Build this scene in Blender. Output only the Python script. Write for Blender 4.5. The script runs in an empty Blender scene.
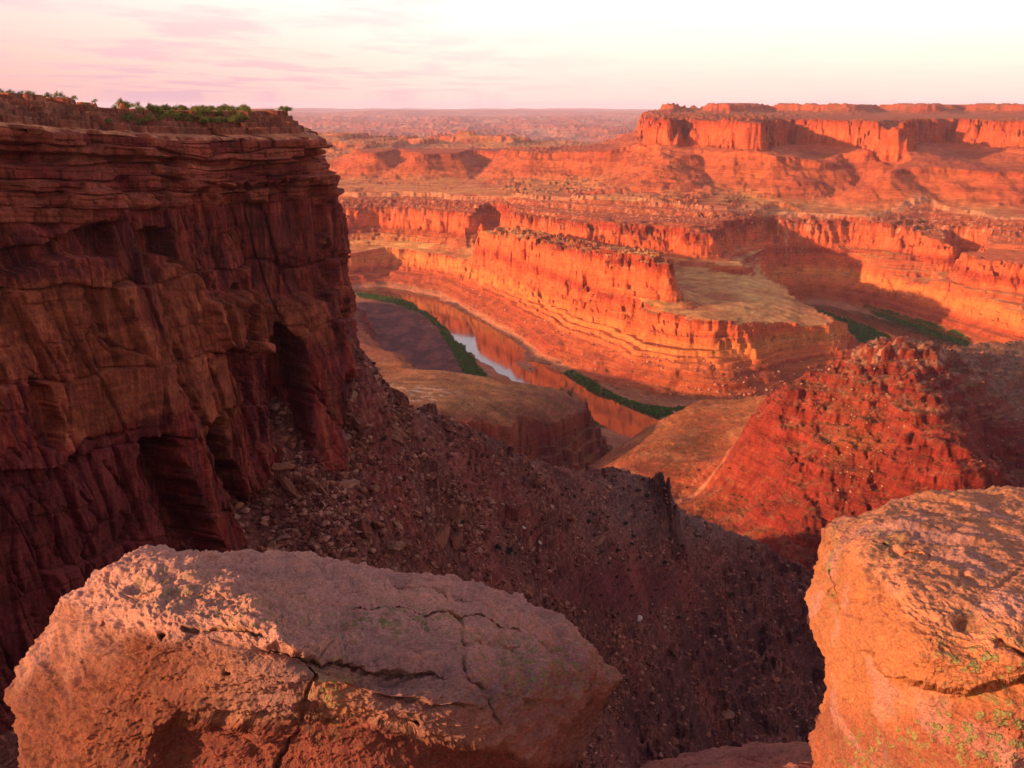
import bpy, math, random
import numpy as np
random.seed(4)
SC = bpy.context.scene
COL = SC.collection

# ---------------------------------------------------------------- camera
PITCH = math.atan(280 / 1024)
cam_data = bpy.data.cameras.new('camera')
cam = bpy.data.objects.new('camera', cam_data)
COL.objects.link(cam)
cam.location = (0, 0, 0)
cam.rotation_euler = (math.pi / 2 - PITCH, 0, 0)
cam_data.sensor_width = 36
cam_data.lens = 36
cam_data.clip_start = 0.1
cam_data.clip_end = 200000
SC.camera = cam

# ---------------------------------------------------------------- light
SUN_EL, SUN_AZ = math.radians(11.0), math.radians(246)     # azimuth clockwise from +Y: behind and to the left
sun_data = bpy.data.lights.new('sun', 'SUN')
sun_data.energy = 5.0
sun_data.color = (1.0, 0.58, 0.33)
sun_data.angle = math.radians(1.0)
sun = bpy.data.objects.new('sun', sun_data)
COL.objects.link(sun)
sun.rotation_euler = (math.pi / 2 - SUN_EL, 0, math.pi - SUN_AZ)

world = bpy.data.worlds.new('World')
SC.world = world
world.use_nodes = True
wn, wl = world.node_tree.nodes, world.node_tree.links
wn.clear()
def W(t, **k):
    n = wn.new(t)
    for a, b in k.items():
        setattr(n, a, b)
    return n
w_out, w_bg = W('ShaderNodeOutputWorld'), W('ShaderNodeBackground')
sky = W('ShaderNodeTexSky', sky_type='NISHITA', sun_disc=False)
sky.sun_elevation, sky.sun_rotation = SUN_EL, SUN_AZ
sky.air_density, sky.dust_density, sky.ozone_density = 1.2, 2.5, 1.0
w_tc = W('ShaderNodeTexCoord')
w_sep = W('ShaderNodeSeparateXYZ')
wl.new(w_tc.outputs['Generated'], w_sep.inputs[0])
ramp = W('ShaderNodeValToRGB')             # glow of the dusk sky by elevation
wl.new(w_sep.outputs['Z'], ramp.inputs[0])
cr = ramp.color_ramp
cr.elements[0].position, cr.elements[0].color = 0.0, (.56, .37, .34, 1)
cr.elements[1].position, cr.elements[1].color = 1.0, (.13, .11, .17, 1)
for p, c in ((.045, (.60, .42, .39, 1)), (.13, (.64, .54, .53, 1)), (.30, (.42, .36, .43, 1)), (.55, (.20, .18, .26, 1))):
    e = cr.elements.new(p); e.color = c
side = W('ShaderNodeMapRange')             # warmer and brighter towards the right
wl.new(w_sep.outputs['X'], side.inputs[0])
side.inputs[1].default_value, side.inputs[2].default_value = -.55, .45
sidec = W('ShaderNodeValToRGB')
wl.new(side.outputs[0], sidec.inputs[0])
sidec.color_ramp.elements[0].color = (.78, .55, .61, 1)
sidec.color_ramp.elements[1].color = (1.06, 1.06, 1.06, 1)
e = sidec.color_ramp.elements.new(.5); e.color = (1.06, 1.04, 1.06, 1)
mul = W('ShaderNodeMix', data_type='RGBA', blend_type='MULTIPLY')
mul.inputs[0].default_value = 1
wl.new(ramp.outputs[0], mul.inputs[6]); wl.new(sidec.outputs[0], mul.inputs[7])
# thin streaks of cloud, on a plane far overhead
div = W('ShaderNodeVectorMath', operation='DIVIDE')
zc = W('ShaderNodeMath', operation='MAXIMUM'); zc.inputs[1].default_value = .01
zadd = W('ShaderNodeMath', operation='ADD'); zadd.inputs[1].default_value = .03
wl.new(w_sep.outputs['Z'], zc.inputs[0]); wl.new(zc.outputs[0], zadd.inputs[0])
comb = W('ShaderNodeCombineXYZ')
for i in range(3):
    wl.new(zadd.outputs[0], comb.inputs[i])
wl.new(w_tc.outputs['Generated'], div.inputs[0]); wl.new(comb.outputs[0], div.inputs[1])
cmap = W('ShaderNodeMapping'); cmap.inputs['Scale'].default_value = (.8, .42, 0)
cmap.inputs['Location'].default_value = (3.1, 1.4, 0)
wl.new(div.outputs[0], cmap.inputs[0])
cno = W('ShaderNodeTexNoise'); cno.inputs['Scale'].default_value = 1.0; cno.inputs['Detail'].default_value = 6
cno.inputs['Roughness'].default_value = .55
wl.new(cmap.outputs[0], cno.inputs[0])
crm = W('ShaderNodeValToRGB'); crm.color_ramp.elements[0].position = .46; crm.color_ramp.elements[1].position = .60
wl.new(cno.outputs[0], crm.inputs[0])
lft = W('ShaderNodeMapRange'); wl.new(w_sep.outputs['X'], lft.inputs[0])
lft.inputs[1].default_value, lft.inputs[2].default_value, lft.inputs[3].default_value, lft.inputs[4].default_value = -.3, .1, 1, .12
cf = W('ShaderNodeMath', operation='MULTIPLY'); wl.new(crm.outputs[0], cf.inputs[0]); wl.new(lft.outputs[0], cf.inputs[1])
cf2 = W('ShaderNodeMath', operation='MULTIPLY'); cf2.inputs[1].default_value = .75; wl.new(cf.outputs[0], cf2.inputs[0])
cmx = W('ShaderNodeMix', data_type='RGBA')
wl.new(cf2.outputs[0], cmx.inputs[0]); wl.new(mul.outputs[2], cmx.inputs[6]); cmx.inputs[7].default_value = (.40, .23, .30, 1)
nis = W('ShaderNodeVectorMath', operation='SCALE'); nis.inputs['Scale'].default_value = .06
wl.new(sky.outputs[0], nis.inputs[0])
addn = W('ShaderNodeVectorMath', operation='ADD')
wl.new(cmx.outputs[2], addn.inputs[0]); wl.new(nis.outputs[0], addn.inputs[1])
wl.new(addn.outputs[0], w_bg.inputs[0]); w_bg.inputs[1].default_value = 1.0
wl.new(w_bg.outputs[0], w_out.inputs[0])

SC.view_settings.view_transform = 'Standard'
SC.view_settings.look = 'None'
SC.view_settings.gamma = 1
SC.view_settings.exposure = 0.88
SC.render.engine = 'CYCLES'
SC.cycles.use_denoising = True
SC.cycles.max_bounces = 6
SC.cycles.diffuse_bounces = 3
SC.cycles.volume_bounces = 0

# ---------------------------------------------------------------- numeric helpers
F32 = np.float32
_rng = np.random.RandomState(11)
_G = _rng.uniform(0, 2 * np.pi, 65536).astype(F32)
_GX, _GY = np.cos(_G), np.sin(_G)
_R = _rng.rand(65536).astype(F32)
def _hash(ix, iy, seed=0):
    return ((ix * 1619 + iy * 31337 + seed * 6971) * 2654435761 >> 7) & 65535
def perlin(x, y, seed=0):
    x = np.asarray(x, np.float64); y = np.asarray(y, np.float64)
    fx, fy = np.floor(x), np.floor(y)
    ix, iy = fx.astype(np.int64), fy.astype(np.int64)
    dx, dy = (x - fx).astype(F32), (y - fy).astype(F32)
    sx, sy = dx * dx * dx * (dx * (dx * 6 - 15) + 10), dy * dy * dy * (dy * (dy * 6 - 15) + 10)
    def g(i, j):
        h = _hash(ix + i, iy + j, seed)
        return _GX[h] * (dx - i) + _GY[h] * (dy - j)
    a = g(0, 0); a += sx * (g(1, 0) - a)
    b = g(0, 1); b += sx * (g(1, 1) - b)
    return (a + sy * (b - a)) * 1.41
def fbm(x, y, octv=4, gain=.5, seed=0):
    r, a = 0, 1.0
    for k in range(octv):
        r = r + a * perlin(x, y, seed + k); x = x * 2.03; y = y * 2.03; a *= gain
    return r
def ridged(x, y, octv=4, gain=.5, seed=0):
    r, a = 0, 1.0
    for k in range(octv):
        r = r + a * (1 - 2 * np.abs(perlin(x, y, seed + k))); x = x * 2.03; y = y * 2.03; a *= gain
    return r
def perlin3(x, y, z, seed=0):
    fx, fy, fz = np.floor(x), np.floor(y), np.floor(z)
    ix, iy, iz = fx.astype(np.int64), fy.astype(np.int64), fz.astype(np.int64)
    d = [(x - fx).astype(F32), (y - fy).astype(F32), (z - fz).astype(F32)]
    s = [t * t * t * (t * (t * 6 - 15) + 10) for t in d]
    def g(i, j, k):
        h = _hash(ix + i + (iz + k) * 7919, iy + j, seed)
        w = _R[(h * 7 + 13) & 65535] * 2 - 1
        q = np.sqrt(np.maximum(0, 1 - w * w))
        return q * (_GX[h] * (d[0] - i) + _GY[h] * (d[1] - j)) + w * (d[2] - k)
    def e(j, k):
        a = g(0, j, k); return a + s[0] * (g(1, j, k) - a)
    a = e(0, 0); a += s[1] * (e(1, 0) - a)
    b = e(0, 1); b += s[1] * (e(1, 1) - b)
    return (a + s[2] * (b - a)) * 1.3
def fbm3(P, sc, octv=4, gain=.5, seed=0, ridge=False):
    x, y, z = (P[..., i].astype(np.float64) * s for i, s in zip(range(3), sc if hasattr(sc, '__len__') else (sc,) * 3))
    r, a = 0, 1.0
    for k in range(octv):
        n = perlin3(x, y, z, seed + k)
        r = r + a * ((1 - 2 * np.abs(n)) if ridge else n)
        x, y, z = x * 2.03, y * 2.03, z * 2.03; a *= gain
    return r
def sstep(a, b, x):
    t = np.clip((x - a) / (b - a), 0, 1)
    return t * t * (3 - 2 * t)
CP, SP = math.cos(PITCH), math.sin(PITCH)
def ray(u, v):                                      # direction through a point of the view, scaled so that y = 1
    u = np.asarray(u, float); v = np.asarray(v, float)
    y = 1024 * CP + (384 - v) * SP
    z = -1024 * SP + (384 - v) * CP
    return (u - 512) / y, z / y
def project(x, y, z):
    f = y * CP - z * SP
    w = y * SP + z * CP
    return 512 + 1024 * x / f, 384 - 1024 * w / f
def at_level(u, v, z):
    sx, sz = ray(u, v); D = z / sz
    return sx * D, D
def ud(u, D, z):                                    # plan point seen in column u at distance D and height z
    x = 0
    v = 384 - 1024 * ((D * SP + z * CP) / (D * CP - z * SP))
    sx, _ = ray(u, v)
    return sx * D, D
def tps(pts, vals, qx, qy, lam=0.0):
    pts = np.asarray(pts, float); vals = np.asarray(vals, float)
    sc = np.ptp(pts, axis=0).max(); p = pts / sc; n = len(p)
    def U(r2):
        return .5 * r2 * np.log(np.maximum(r2, 1e-20))
    d2 = ((p[:, None] - p[None]) ** 2).sum(-1)
    A = np.zeros((n + 3, n + 3)); A[:n, :n] = U(d2) + lam * np.eye(n)
    A[:n, n] = 1; A[:n, n + 1:] = p; A[n, :n] = 1; A[n + 1:, :n] = p.T
    w = np.linalg.solve(A, np.vstack([vals.reshape(n, -1), np.zeros((3, vals.reshape(n, -1).shape[1]))]))
    X, Y = qx / sc, qy / sc
    out = np.zeros(qx.shape + (w.shape[1],))
    for i in range(n):
        out += U((X - p[i, 0]) ** 2 + (Y - p[i, 1]) ** 2)[..., None] * w[i]
    out += w[n] + X[..., None] * w[n + 1] + Y[..., None] * w[n + 2]
    return out[..., 0] if vals.ndim == 1 else out
def seg_dist(poly, qx, qy, closed=True):
    best = np.full(qx.shape, 1e18); n = len(poly)
    for i in range(n if closed else n - 1):
        (ax, ay), (bx, by) = poly[i], poly[(i + 1) % n]
        ex, ey = bx - ax, by - ay
        t = np.clip(((qx - ax) * ex + (qy - ay) * ey) / (ex * ex + ey * ey + 1e-12), 0, 1)
        best = np.minimum(best, (qx - ax - t * ex) ** 2 + (qy - ay - t * ey) ** 2)
    return np.sqrt(best)
def inside(poly, qx, qy):
    c = np.zeros(qx.shape, bool); n = len(poly)
    for i in range(n):
        (ax, ay), (bx, by) = poly[i], poly[(i + 1) % n]
        m = ((ay > qy) != (by > qy))
        c ^= m & (qx < (bx - ax) * (qy - ay) / ((by - ay) if by != ay else 1e-12) + ax)
    return c
def sdist(poly, qx, qy):                            # positive outside
    d = seg_dist(poly, qx, qy)
    return np.where(inside(poly, qx, qy), -d, d)

# ---------------------------------------------------------------- mesh and material helpers
def grid_mesh(name, P, colr=None, close_u=False, close_v=False, extra=None, smooth=True, flip=False):
    """P: (rows, cols, 3)"""
    R, C = P.shape[:2]
    idx = np.arange(R * C).reshape(R, C)
    if close_v: idx = np.vstack([idx, idx[:1]])
    if close_u: idx = np.hstack([idx, idx[:, :1]])
    a, b, c, d = idx[:-1, :-1], idx[:-1, 1:], idx[1:, 1:], idx[1:, :-1]
    q = np.stack([a, b, c, d] if not flip else [a, d, c, b], -1).reshape(-1, 4)
    return raw_mesh(name, P.reshape(-1, 3), q, None if colr is None else colr.reshape(-1, 3), extra, smooth)
def raw_mesh(name, V, Q, colr=None, extra=None, smooth=True):
    me = bpy.data.meshes.new(name)
    V = np.asarray(V, F32); Q = np.asarray(Q, np.int32); k = Q.shape[1]
    me.vertices.add(len(V)); me.vertices.foreach_set('co', V.ravel())
    me.loops.add(Q.size); me.loops.foreach_set('vertex_index', Q.ravel())
    me.polygons.add(len(Q)); me.polygons.foreach_set('loop_start', np.arange(0, Q.size, k, dtype=np.int32))
    me.polygons.foreach_set('use_smooth', np.full(len(Q), smooth))
    me.update(calc_edges=True)
    if colr is not None:
        at = me.attributes.new('rock_tint', 'FLOAT_COLOR', 'POINT')
        c4 = np.ones((len(V), 4), F32); c4[:, :3] = colr
        at.data.foreach_set('color', c4.ravel())
    for nm, val in (extra or {}).items():
        at = me.attributes.new(nm, 'FLOAT', 'POINT')
        at.data.foreach_set('value', np.asarray(val, F32).ravel())
    return me
def link(name, me, mat=None, parent=None, loc=None, **props):
    o = bpy.data.objects.new(name, me)
    COL.objects.link(o)
    if mat and not len(me.materials): me.materials.append(mat)
    if parent: o.parent = parent
    if loc is not None: o.location = loc
    for k, v in props.items(): o[k] = v
    return o
class Mat:
    def __init__(s, name):
        s.m = bpy.data.materials.new(name); s.m.use_nodes = True
        s.n, s.l = s.m.node_tree.nodes, s.m.node_tree.links
        s.b = s.n['Principled BSDF']; s.out = s.n['Material Output']
        s.b.inputs['Roughness'].default_value = .95
        s.b.inputs['Specular IOR Level'].default_value = .12
    def N(s, t, inp=None, **k):
        n = s.n.new(t)
        for a, b in k.items(): setattr(n, a, b)
        for a, b in (inp or {}).items():
            if hasattr(b, 'is_output'): s.l.new(b, n.inputs[a])
            else: n.inputs[a].default_value = b
        return n
    def math(s, op, a, b=0.0):
        return s.N('ShaderNodeMath', {0: a, 1: b}, operation=op).outputs[0]
    def noise(s, vec, scale, detail=5, rough=.6, out=0):
        return s.N('ShaderNodeTexNoise', {'Vector': vec, 'Scale': scale, 'Detail': detail, 'Roughness': rough}).outputs[out]
    def ramp(s, fac, stops):
        r = s.N('ShaderNodeValToRGB', {0: fac})
        e = r.color_ramp.elements
        e[0].position, e[0].color = stops[0][0], tuple(stops[0][1]) + (1,)
        e[1].position, e[1].color = stops[-1][0], tuple(stops[-1][1]) + (1,)
        for p, c in stops[1:-1]:
            q = e.new(p); q.color = tuple(c) + (1,)
        return r.outputs[0]
    def mix(s, f, a, b, mode='MIX'):
        return s.N('ShaderNodeMix', {0: f, 6: a, 7: b}, data_type='RGBA', blend_type=mode).outputs[2]
    def gray(s, f, lo, hi, a=.3, b=.7):
        return s.N('ShaderNodeMapRange', {0: f, 1: a, 2: b, 3: lo, 4: hi}).outputs[0]
    def bump(s, h, strength, dist, normal=None):
        i = {'Height': h, 'Strength': strength, 'Distance': dist}
        if normal is not None: i['Normal'] = normal
        return s.N('ShaderNodeBump', i).outputs[0]
    def mapping(s, vec, scale):
        return s.N('ShaderNodeMapping', {0: vec, 'Scale': scale}).outputs[0]

def v3(*a): return a + (1,) if len(a) == 3 else a

# =================================================================== CANYON TERRAIN
Z_RIV = -600.0
def dipw(u): return sstep(860, 690, np.asarray(u, float)) * (1 - .8 * sstep(610, 440, np.asarray(u, float)))     # the beds rise gently towards the left
def UD(z, L, dip=0.0): return [ud(u, D * (z + dip * float(dipw(u))) / z, z + dip * float(dipw(u))) for u, D in L]
# lips of the rock steps, traced as (column, distance in metres)
MESA_A = UD(-65, [(640, 12000), (652, 5118), (656, 4518), (672, 4398), (684, 4758), (700, 4518), (757, 4118), (766, 4638),
                  (800, 5078), (804, 4758), (838, 4598), (903, 4078), (914, 4878), (958, 5198), (985, 4598), (1045, 4238),
                  (1150, 3999), (1350, 4158), (1500, 5598), (1500, 14000), (640, 14000)])
MESA_B = UD(-25, [(655, 8740), (668, 7296), (700, 7524), (735, 7068), (760, 7676), (800, 7372), (850, 7144), (875, 7828),
                  (930, 7220), (960, 7752), (1024, 7068), (1200, 6840), (1500, 7220), (1500, 11400), (655, 11400)])
HILLS = UD(-240, [(352, 5350), (375, 5050), (398, 5500), (420, 4980), (452, 5050), (470, 5500), (505, 5300), (530, 4990), (570, 5020),
                  (605, 4930), (640, 4960), (665, 4294), (700, 4532), (735, 4312), (775, 4118), (822, 4012), (842, 4224), (860, 4136),
                  (878, 4400), (900, 4700), (905, 4154), (893, 3678), (905, 3778), (960, 3722), (1045, 3666), (1200, 3478), (1500, 3948), (1500, 9000),
                  (640, 8000), (600, 5900), (520, 5700), (430, 5700), (352, 5600)], 18)
WHITE_RIM = UD(-350, [(150, 4300), (330, 4150), (345, 4080), (400, 4120), (450, 4020), (520, 3980), (585, 3900), (660, 3760), (720, 3620), (800, 3500),
                      (870, 3340), (890, 3450), (930, 3560), (965, 3380), (1024, 3230), (1150, 3000), (1500, 3000), (1500, 9000), (150, 9000)], 28)
RED_WALL = UD(-415, [(150, 3950), (335, 3900), (380, 3960), (430, 3860), (478, 3800), (488, 3950), (508, 3980), (512, 3800), (560, 3700), (610, 3560),
                     (640, 3500), (690, 3400), (713, 3330), (722, 3560), (768, 3620), (778, 3460), (850, 3330), (905, 3220), (950, 3060),
                     (958, 3240), (985, 3180), (965, 2860), (990, 2760), (1024, 2700), (1100, 2560), (1300, 2500), (1500, 2700), (1500, 9000), (150, 9000)], 48)
FIN = UD(-425, [(474, 3420), (500, 3330), (528, 3180), (560, 3060), (600, 2860), (640, 2740), (671, 2690), (668, 2800), (640, 3000), (600, 3140), (560, 3330), (520, 3520), (500, 3540)], 48)
FIN2 = UD(-480, [(710, 3050), (745, 3020), (752, 3110), (720, 3160)], 40)
BENCH = UD(-508, [(150, 3750), (330, 3620), (341, 3575), (390, 3700), (443, 3560), (503, 3220), (566, 2930), (594, 2755), (640, 2600), (660, 2500),
                  (690, 2440), (720, 2385), (770, 2375), (815, 2350), (836, 2330), (836, 2430), (822, 2520), (800, 2720), (788, 2880), (774, 3050), (760, 3330),
                  (772, 3480), (800, 3420), (850, 3230), (900, 3030), (950, 2810), (1024, 2500), (1150, 2130), (1350, 1900), (1500, 2000), (1500, 9000), (150, 9000)], 48)
RIVER = [at_level(u, v, Z_RIV) for u, v in ((-150, 288), (100, 284), (250, 287), (330, 288), (380, 290.5), (425, 299), (463, 321), (498, 349), (533, 373), (575, 397), (613, 414), (648, 430))]
RIVER += UD(Z_RIV, [(700, 1850), (760, 1900), (840, 1940), (940, 1990), (1000, 2110), (1010, 2250), (985, 2400), (955, 2520), (920, 2660), (880, 2850), (840, 3040), (800, 3260), (780, 3400), (768, 3560)])
def lvl(L, z=Z_RIV): return [at_level(u, v, z) for u, v in L]
GREEN = [lvl([(352, 291), (372, 292), (404, 298), (430, 306), (447, 316), (458, 330), (466, 348), (478, 368), (494, 386), (472, 388), (452, 352), (438, 328), (420, 314), (392, 304), (360, 299)]),
         lvl([(508, 322), (518, 326), (548, 350), (562, 360), (556, 361), (538, 349), (514, 331)]),
         lvl([(556, 372), (572, 374), (606, 394), (640, 406), (672, 410), (690, 408), (676, 420), (645, 416), (607, 400), (580, 388)]),
         lvl([(552, 396), (566, 402), (590, 412), (612, 420), (628, 431), (600, 428), (570, 418), (554, 408)]),
         lvl([(585, 434), (606, 446), (612, 462), (590, 470), (560, 470), (570, 452)]),
         lvl([(803, 304), (820, 309), (850, 320), (880, 331), (908, 346), (912, 356), (880, 362), (850, 352), (838, 330), (820, 316)]),
         lvl([(862, 310), (905, 312), (912, 322), (945, 332), (970, 346), (962, 350), (935, 340), (905, 326), (880, 318)])]
DARK_BAR = lvl([(360, 303), (400, 306), (430, 315), (448, 328), (456, 345), (470, 368), (500, 395), (380, 400), (340, 330)])  # river bar, coloured a darker purple-brown than the floor around it

# ---- near and middle ground, from sighted points (column, row, distance, rock share, tint)
C_RED, C_DRED, C_TAN, C_OCH, C_TAL, C_ORA, C_GRY = (.21, .036, .024), (.12, .026, .024), (.34, .155, .055), (.27, .098, .036), (.125, .05, .034), (.30, .085, .035), (.16, .085, .06)
DOME = [(430, 371, 1780, 0, C_TAN), (400, 384, 1650, 0, C_TAN), (385, 372, 1800, .1, C_OCH), (470, 374, 1790, 0, C_TAN), (500, 377, 1780, 0, C_TAN), (560, 385, 1780, .1, C_TAN), (580, 398, 1730, .3, C_DRED), (450, 405, 1500, .1, C_TAN), (430, 400, 1520, .1, C_TAN), (480, 424, 1440, .6, C_RED),
    (520, 404, 1590, .1, C_OCH), (545, 420, 1560, .6, C_DRED), (490, 398, 1600, 0, C_TAN), (400, 410, 1430, .5, C_RED), (362, 345, 2150, .2, C_ORA), (357, 332, 2300, .3, C_ORA), (352, 300, 2800, .8, C_DRED), (345, 289, 2950, .8, C_DRED), (362, 320, 2450, .8, C_DRED),
    (410, 353, 2030, .2, C_ORA), (385, 347, 2130, .2, C_ORA), (385, 362, 1880, .2, C_OCH)]
DOMEP = [(330, 3000), (345, 2980), (358, 2750), (364, 2450), (385, 2170), (410, 2060), (428, 1850), (470, 1830), (500, 1800), (560, 1800), (580, 1760), (584, 1700), (570, 1620), (552, 1560), (520, 1500), (480, 1440), (430, 1400), (380, 1380), (280, 1380), (230, 2000), (250, 3000)]
MID = [  # sand flat
    (640, 436, 1600, 0, C_OCH), (700, 405, 1650, 0, C_OCH), (600, 462, 1520, 0, C_ORA), (568, 481, 1450, 0, C_ORA), (650, 470, 1400, 0, C_ORA), (700, 500, 1250, 0, C_ORA), (740, 403, 1640, 0, C_OCH), (670, 440, 1500, 0, C_OCH), (770, 402, 1590, 0, C_OCH),
    (600, 490, 1350, 0, C_RED), (720, 540, 1130, 0, C_RED), (640, 540, 1120, 0, C_RED), (735, 450, 1450, 0, C_ORA), (560, 520, 1200, 0, C_RED), (560, 570, 1000, 0, C_RED), (740, 580, 1020, .2, C_RED),
    # red hill
    (925, 346, 1350, .8, C_GRY), (900, 352, 1330, 1, C_RED), (860, 358, 1330, 1, C_RED), (800, 386, 1320, 1, C_RED), (765, 402, 1340, 1, C_RED), (745, 430, 1300, 1, C_RED), (738, 470, 1260, .8, C_RED), (752, 505, 1190, 1, C_RED), (722, 480, 1320, 0, C_ORA), (732, 515, 1200, 0, C_RED), (742, 550, 1110, .3, C_RED),
    (800, 430, 1240, 1, C_RED), (800, 480, 1160, 1, C_RED), (800, 540, 1080, 1, C_DRED), (770, 580, 1060, 1, C_DRED), (850, 400, 1260, .6, C_ORA), (850, 450, 1180, .6, C_ORA), (850, 500, 1110, .8, C_RED), (850, 560, 1040, 1, C_DRED),
    (900, 400, 1240, .8, C_RED), (900, 450, 1150, 1, C_RED), (900, 500, 1080, 1, C_RED), (940, 400, 1215, 1, C_RED), (940, 440, 1140, 1, C_RED), (962, 480, 1070, 1, C_RED), (966, 520, 1050, 1, C_RED), (890, 560, 1000, 1, C_DRED),
    (985, 470, 1200, 1, C_DRED), (975, 430, 1250, 1, C_DRED), (1005, 450, 1230, .7, C_DRED), (1024, 410, 1340, .5, C_GRY), (975, 378, 1340, .7, C_GRY), (1024, 366, 1480, .5, C_GRY), (950, 356, 1400, .7, C_GRY), (1100, 400, 1400, .5, C_GRY), (1100, 480, 1150, .5, C_DRED), (1200, 400, 1300, .5, C_GRY)]  # right flank dark red: the hill's shadow side is put into the tint
FLATP = [(568, 1470), (600, 1540), (640, 1625), (700, 1685), (760, 1650), (850, 1560), (930, 1600), (1040, 1650), (1300, 1600), (1500, 900), (760, 1010), (520, 1010), (535, 1100), (552, 1300)]
SPUR = [(365, 372, 525), (395, 392, 580), (430, 411, 625), (465, 426, 655), (500, 447, 690), (530, 464, 705), (560, 479, 720), (610, 490, 770), (660, 500, 810), (700, 541, 850), (750, 566, 890), (810, 592, 930), (870, 622, 960),
        (350, 440, 500), (300, 458, 470), (250, 495, 452), (200, 560, 410), (430, 500, 550), (430, 590, 505), (365, 540, 455), (365, 600, 425), (300, 540, 438), (300, 600, 412),
        (560, 560, 640), (560, 640, 592), (560, 700, 560), (500, 520, 620), (500, 600, 550), (620, 560, 712), (620, 640, 668), (620, 740, 622), (700, 600, 802), (700, 660, 765), (700, 740, 715),
        (810, 650, 885), (810, 740, 800), (900, 640, 950), (900, 740, 880), (200, 700, 350), (100, 800, 310), (300, 700, 375), (430, 700, 455), (760, 620, 860), (760, 700, 795)]
SPURZ = [(-90, 620, -215), (-60, 700, -260), (-30, 760, -300), (30, 860, -360), (120, 1000, -480), (250, 1080, -560), (360, 1100, -600), (500, 1050, -600),
         (-150, 800, -320), (-100, 1000, -440), (0, 180, -250), (-90, 180, -230), (90, 180, -290), (0, 300, -300), (120, 300, -350), (200, 450, -470), (300, 600, -550), (150, 560, -450), (-200, 420, -190), (-250, 250, -190), (-300, 600, -190), (500, 700, -620), (400, 400, -560)]
BARC = at_level(526, 366, Z_RIV)
def ptz(L): return [(ray(u, v)[0] * D, D, ray(u, v)[1] * D) for u, v, D, *_ in L]

HR_MIN, HR_MAX = 180.0, 90000.0
AZ0 = math.radians(34)
gaz = np.linspace(-AZ0, AZ0, 420); glr = np.linspace(math.log(HR_MIN), math.log(HR_MAX), 620)
GA, GL = np.meshgrid(gaz, glr); GX, GY = np.exp(GL) * np.sin(GA), np.exp(GL) * np.cos(GA)
coarse = {}
for nm, P in (('A', MESA_A), ('B', MESA_B), ('H', HILLS), ('W', WHITE_RIM), ('R', RED_WALL), ('F', FIN), ('F2', FIN2), ('N', BENCH), ('dark_bar', DARK_BAR)):
    coarse[nm] = sdist(P, GX, GY)
coarse['riv'] = seg_dist(RIVER, GX, GY, closed=False)
gd = np.full(GX.shape, 1e9)
for P in GREEN: gd = np.minimum(gd, sdist(P, GX, GY))
coarse['green'] = gd
mp = ptz(MID); dmp = ptz(DOME)
near = np.exp(GL) < 3600
for nm, pts, poly, zl in (('mid', mp, FLATP, -520), ('dome', dmp, DOMEP, -470)):
    m = np.full(GX.shape, -900.0); m[near] = tps([p[:2] for p in pts], [p[2] for p in pts], GX[near], GY[near], 2e-4)
    coarse[nm] = m; coarse[nm + '_d'] = sdist([ud(u, D, zl) for u, D in poly], GX, GY)
att = np.zeros(GX.shape + (4,)); wsum = np.zeros(GX.shape) + 1e-30
for (x, y, z), (u, v, D, rk, c) in zip(mp + dmp, MID + DOME):
    w = 1 / ((GX - x) ** 2 + (GY - y) ** 2 + 40 ** 2) ** 2
    att += w[..., None] * np.array((rk,) + c); wsum += w
att /= wsum[..., None]
for i, k in enumerate(('rk', 'cr', 'cg', 'cb')): coarse[k] = att[..., i]
sp = ptz(SPUR); sp = sp + SPURZ
near = np.exp(GL) < 1600
m = np.full(GX.shape, -900.0); m[near] = tps([p[:2] for p in sp], [p[2] for p in sp], GX[near], GY[near], 1e-5)
SPURMASK = [(-230, 150), (-200, 400), (-150, 600), (-110, 780), (-40, 1000), (200, 1150), (800, 1150), (950, 700), (500, 100)]
coarse['spur'] = m - np.maximum(0, sdist(SPURMASK, GX, GY)) * 1.3

def lookup(names, az, lr):
    i = np.clip((lr - glr[0]) / (glr[1] - glr[0]), 0, len(glr) - 1.001); j = np.clip((az - gaz[0]) / (gaz[1] - gaz[0]), 0, len(gaz) - 1.001)
    i0, j0 = i.astype(int), j.astype(int); fi, fj = i - i0, j - j0
    out = {}
    for n in names:
        g = coarse[n]
        out[n] = (g[i0, j0] * (1 - fi) * (1 - fj) + g[i0 + 1, j0] * fi * (1 - fj) + g[i0, j0 + 1] * (1 - fi) * fj + g[i0 + 1, j0 + 1] * fi * fj)
    return out
def stepdown(d, H, hc, wc, wt, pw=1.6):
    """height left of a step H high at distance d outside its lip: a cliff hc high over wc metres, then a talus over wt metres"""
    c = np.clip(d / wc, 0, 1); t = np.clip((d - wc) / wt, 0, 1)
    return H - hc * c - (H - hc) * (1 - (1 - t) ** pw)
def terrace(z, p, s, seed=5, sharp=.28):
    q = z / p + .9 * perlin(z / (p * 3.1), z * 0 + .37, seed)
    f = np.floor(q); r = q - f
    r2 = np.clip((r - .5) / sharp + .5, 0, 1); r2 = r2 * r2 * (3 - 2 * r2)
    return z + (r2 - r) * p * s

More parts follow.
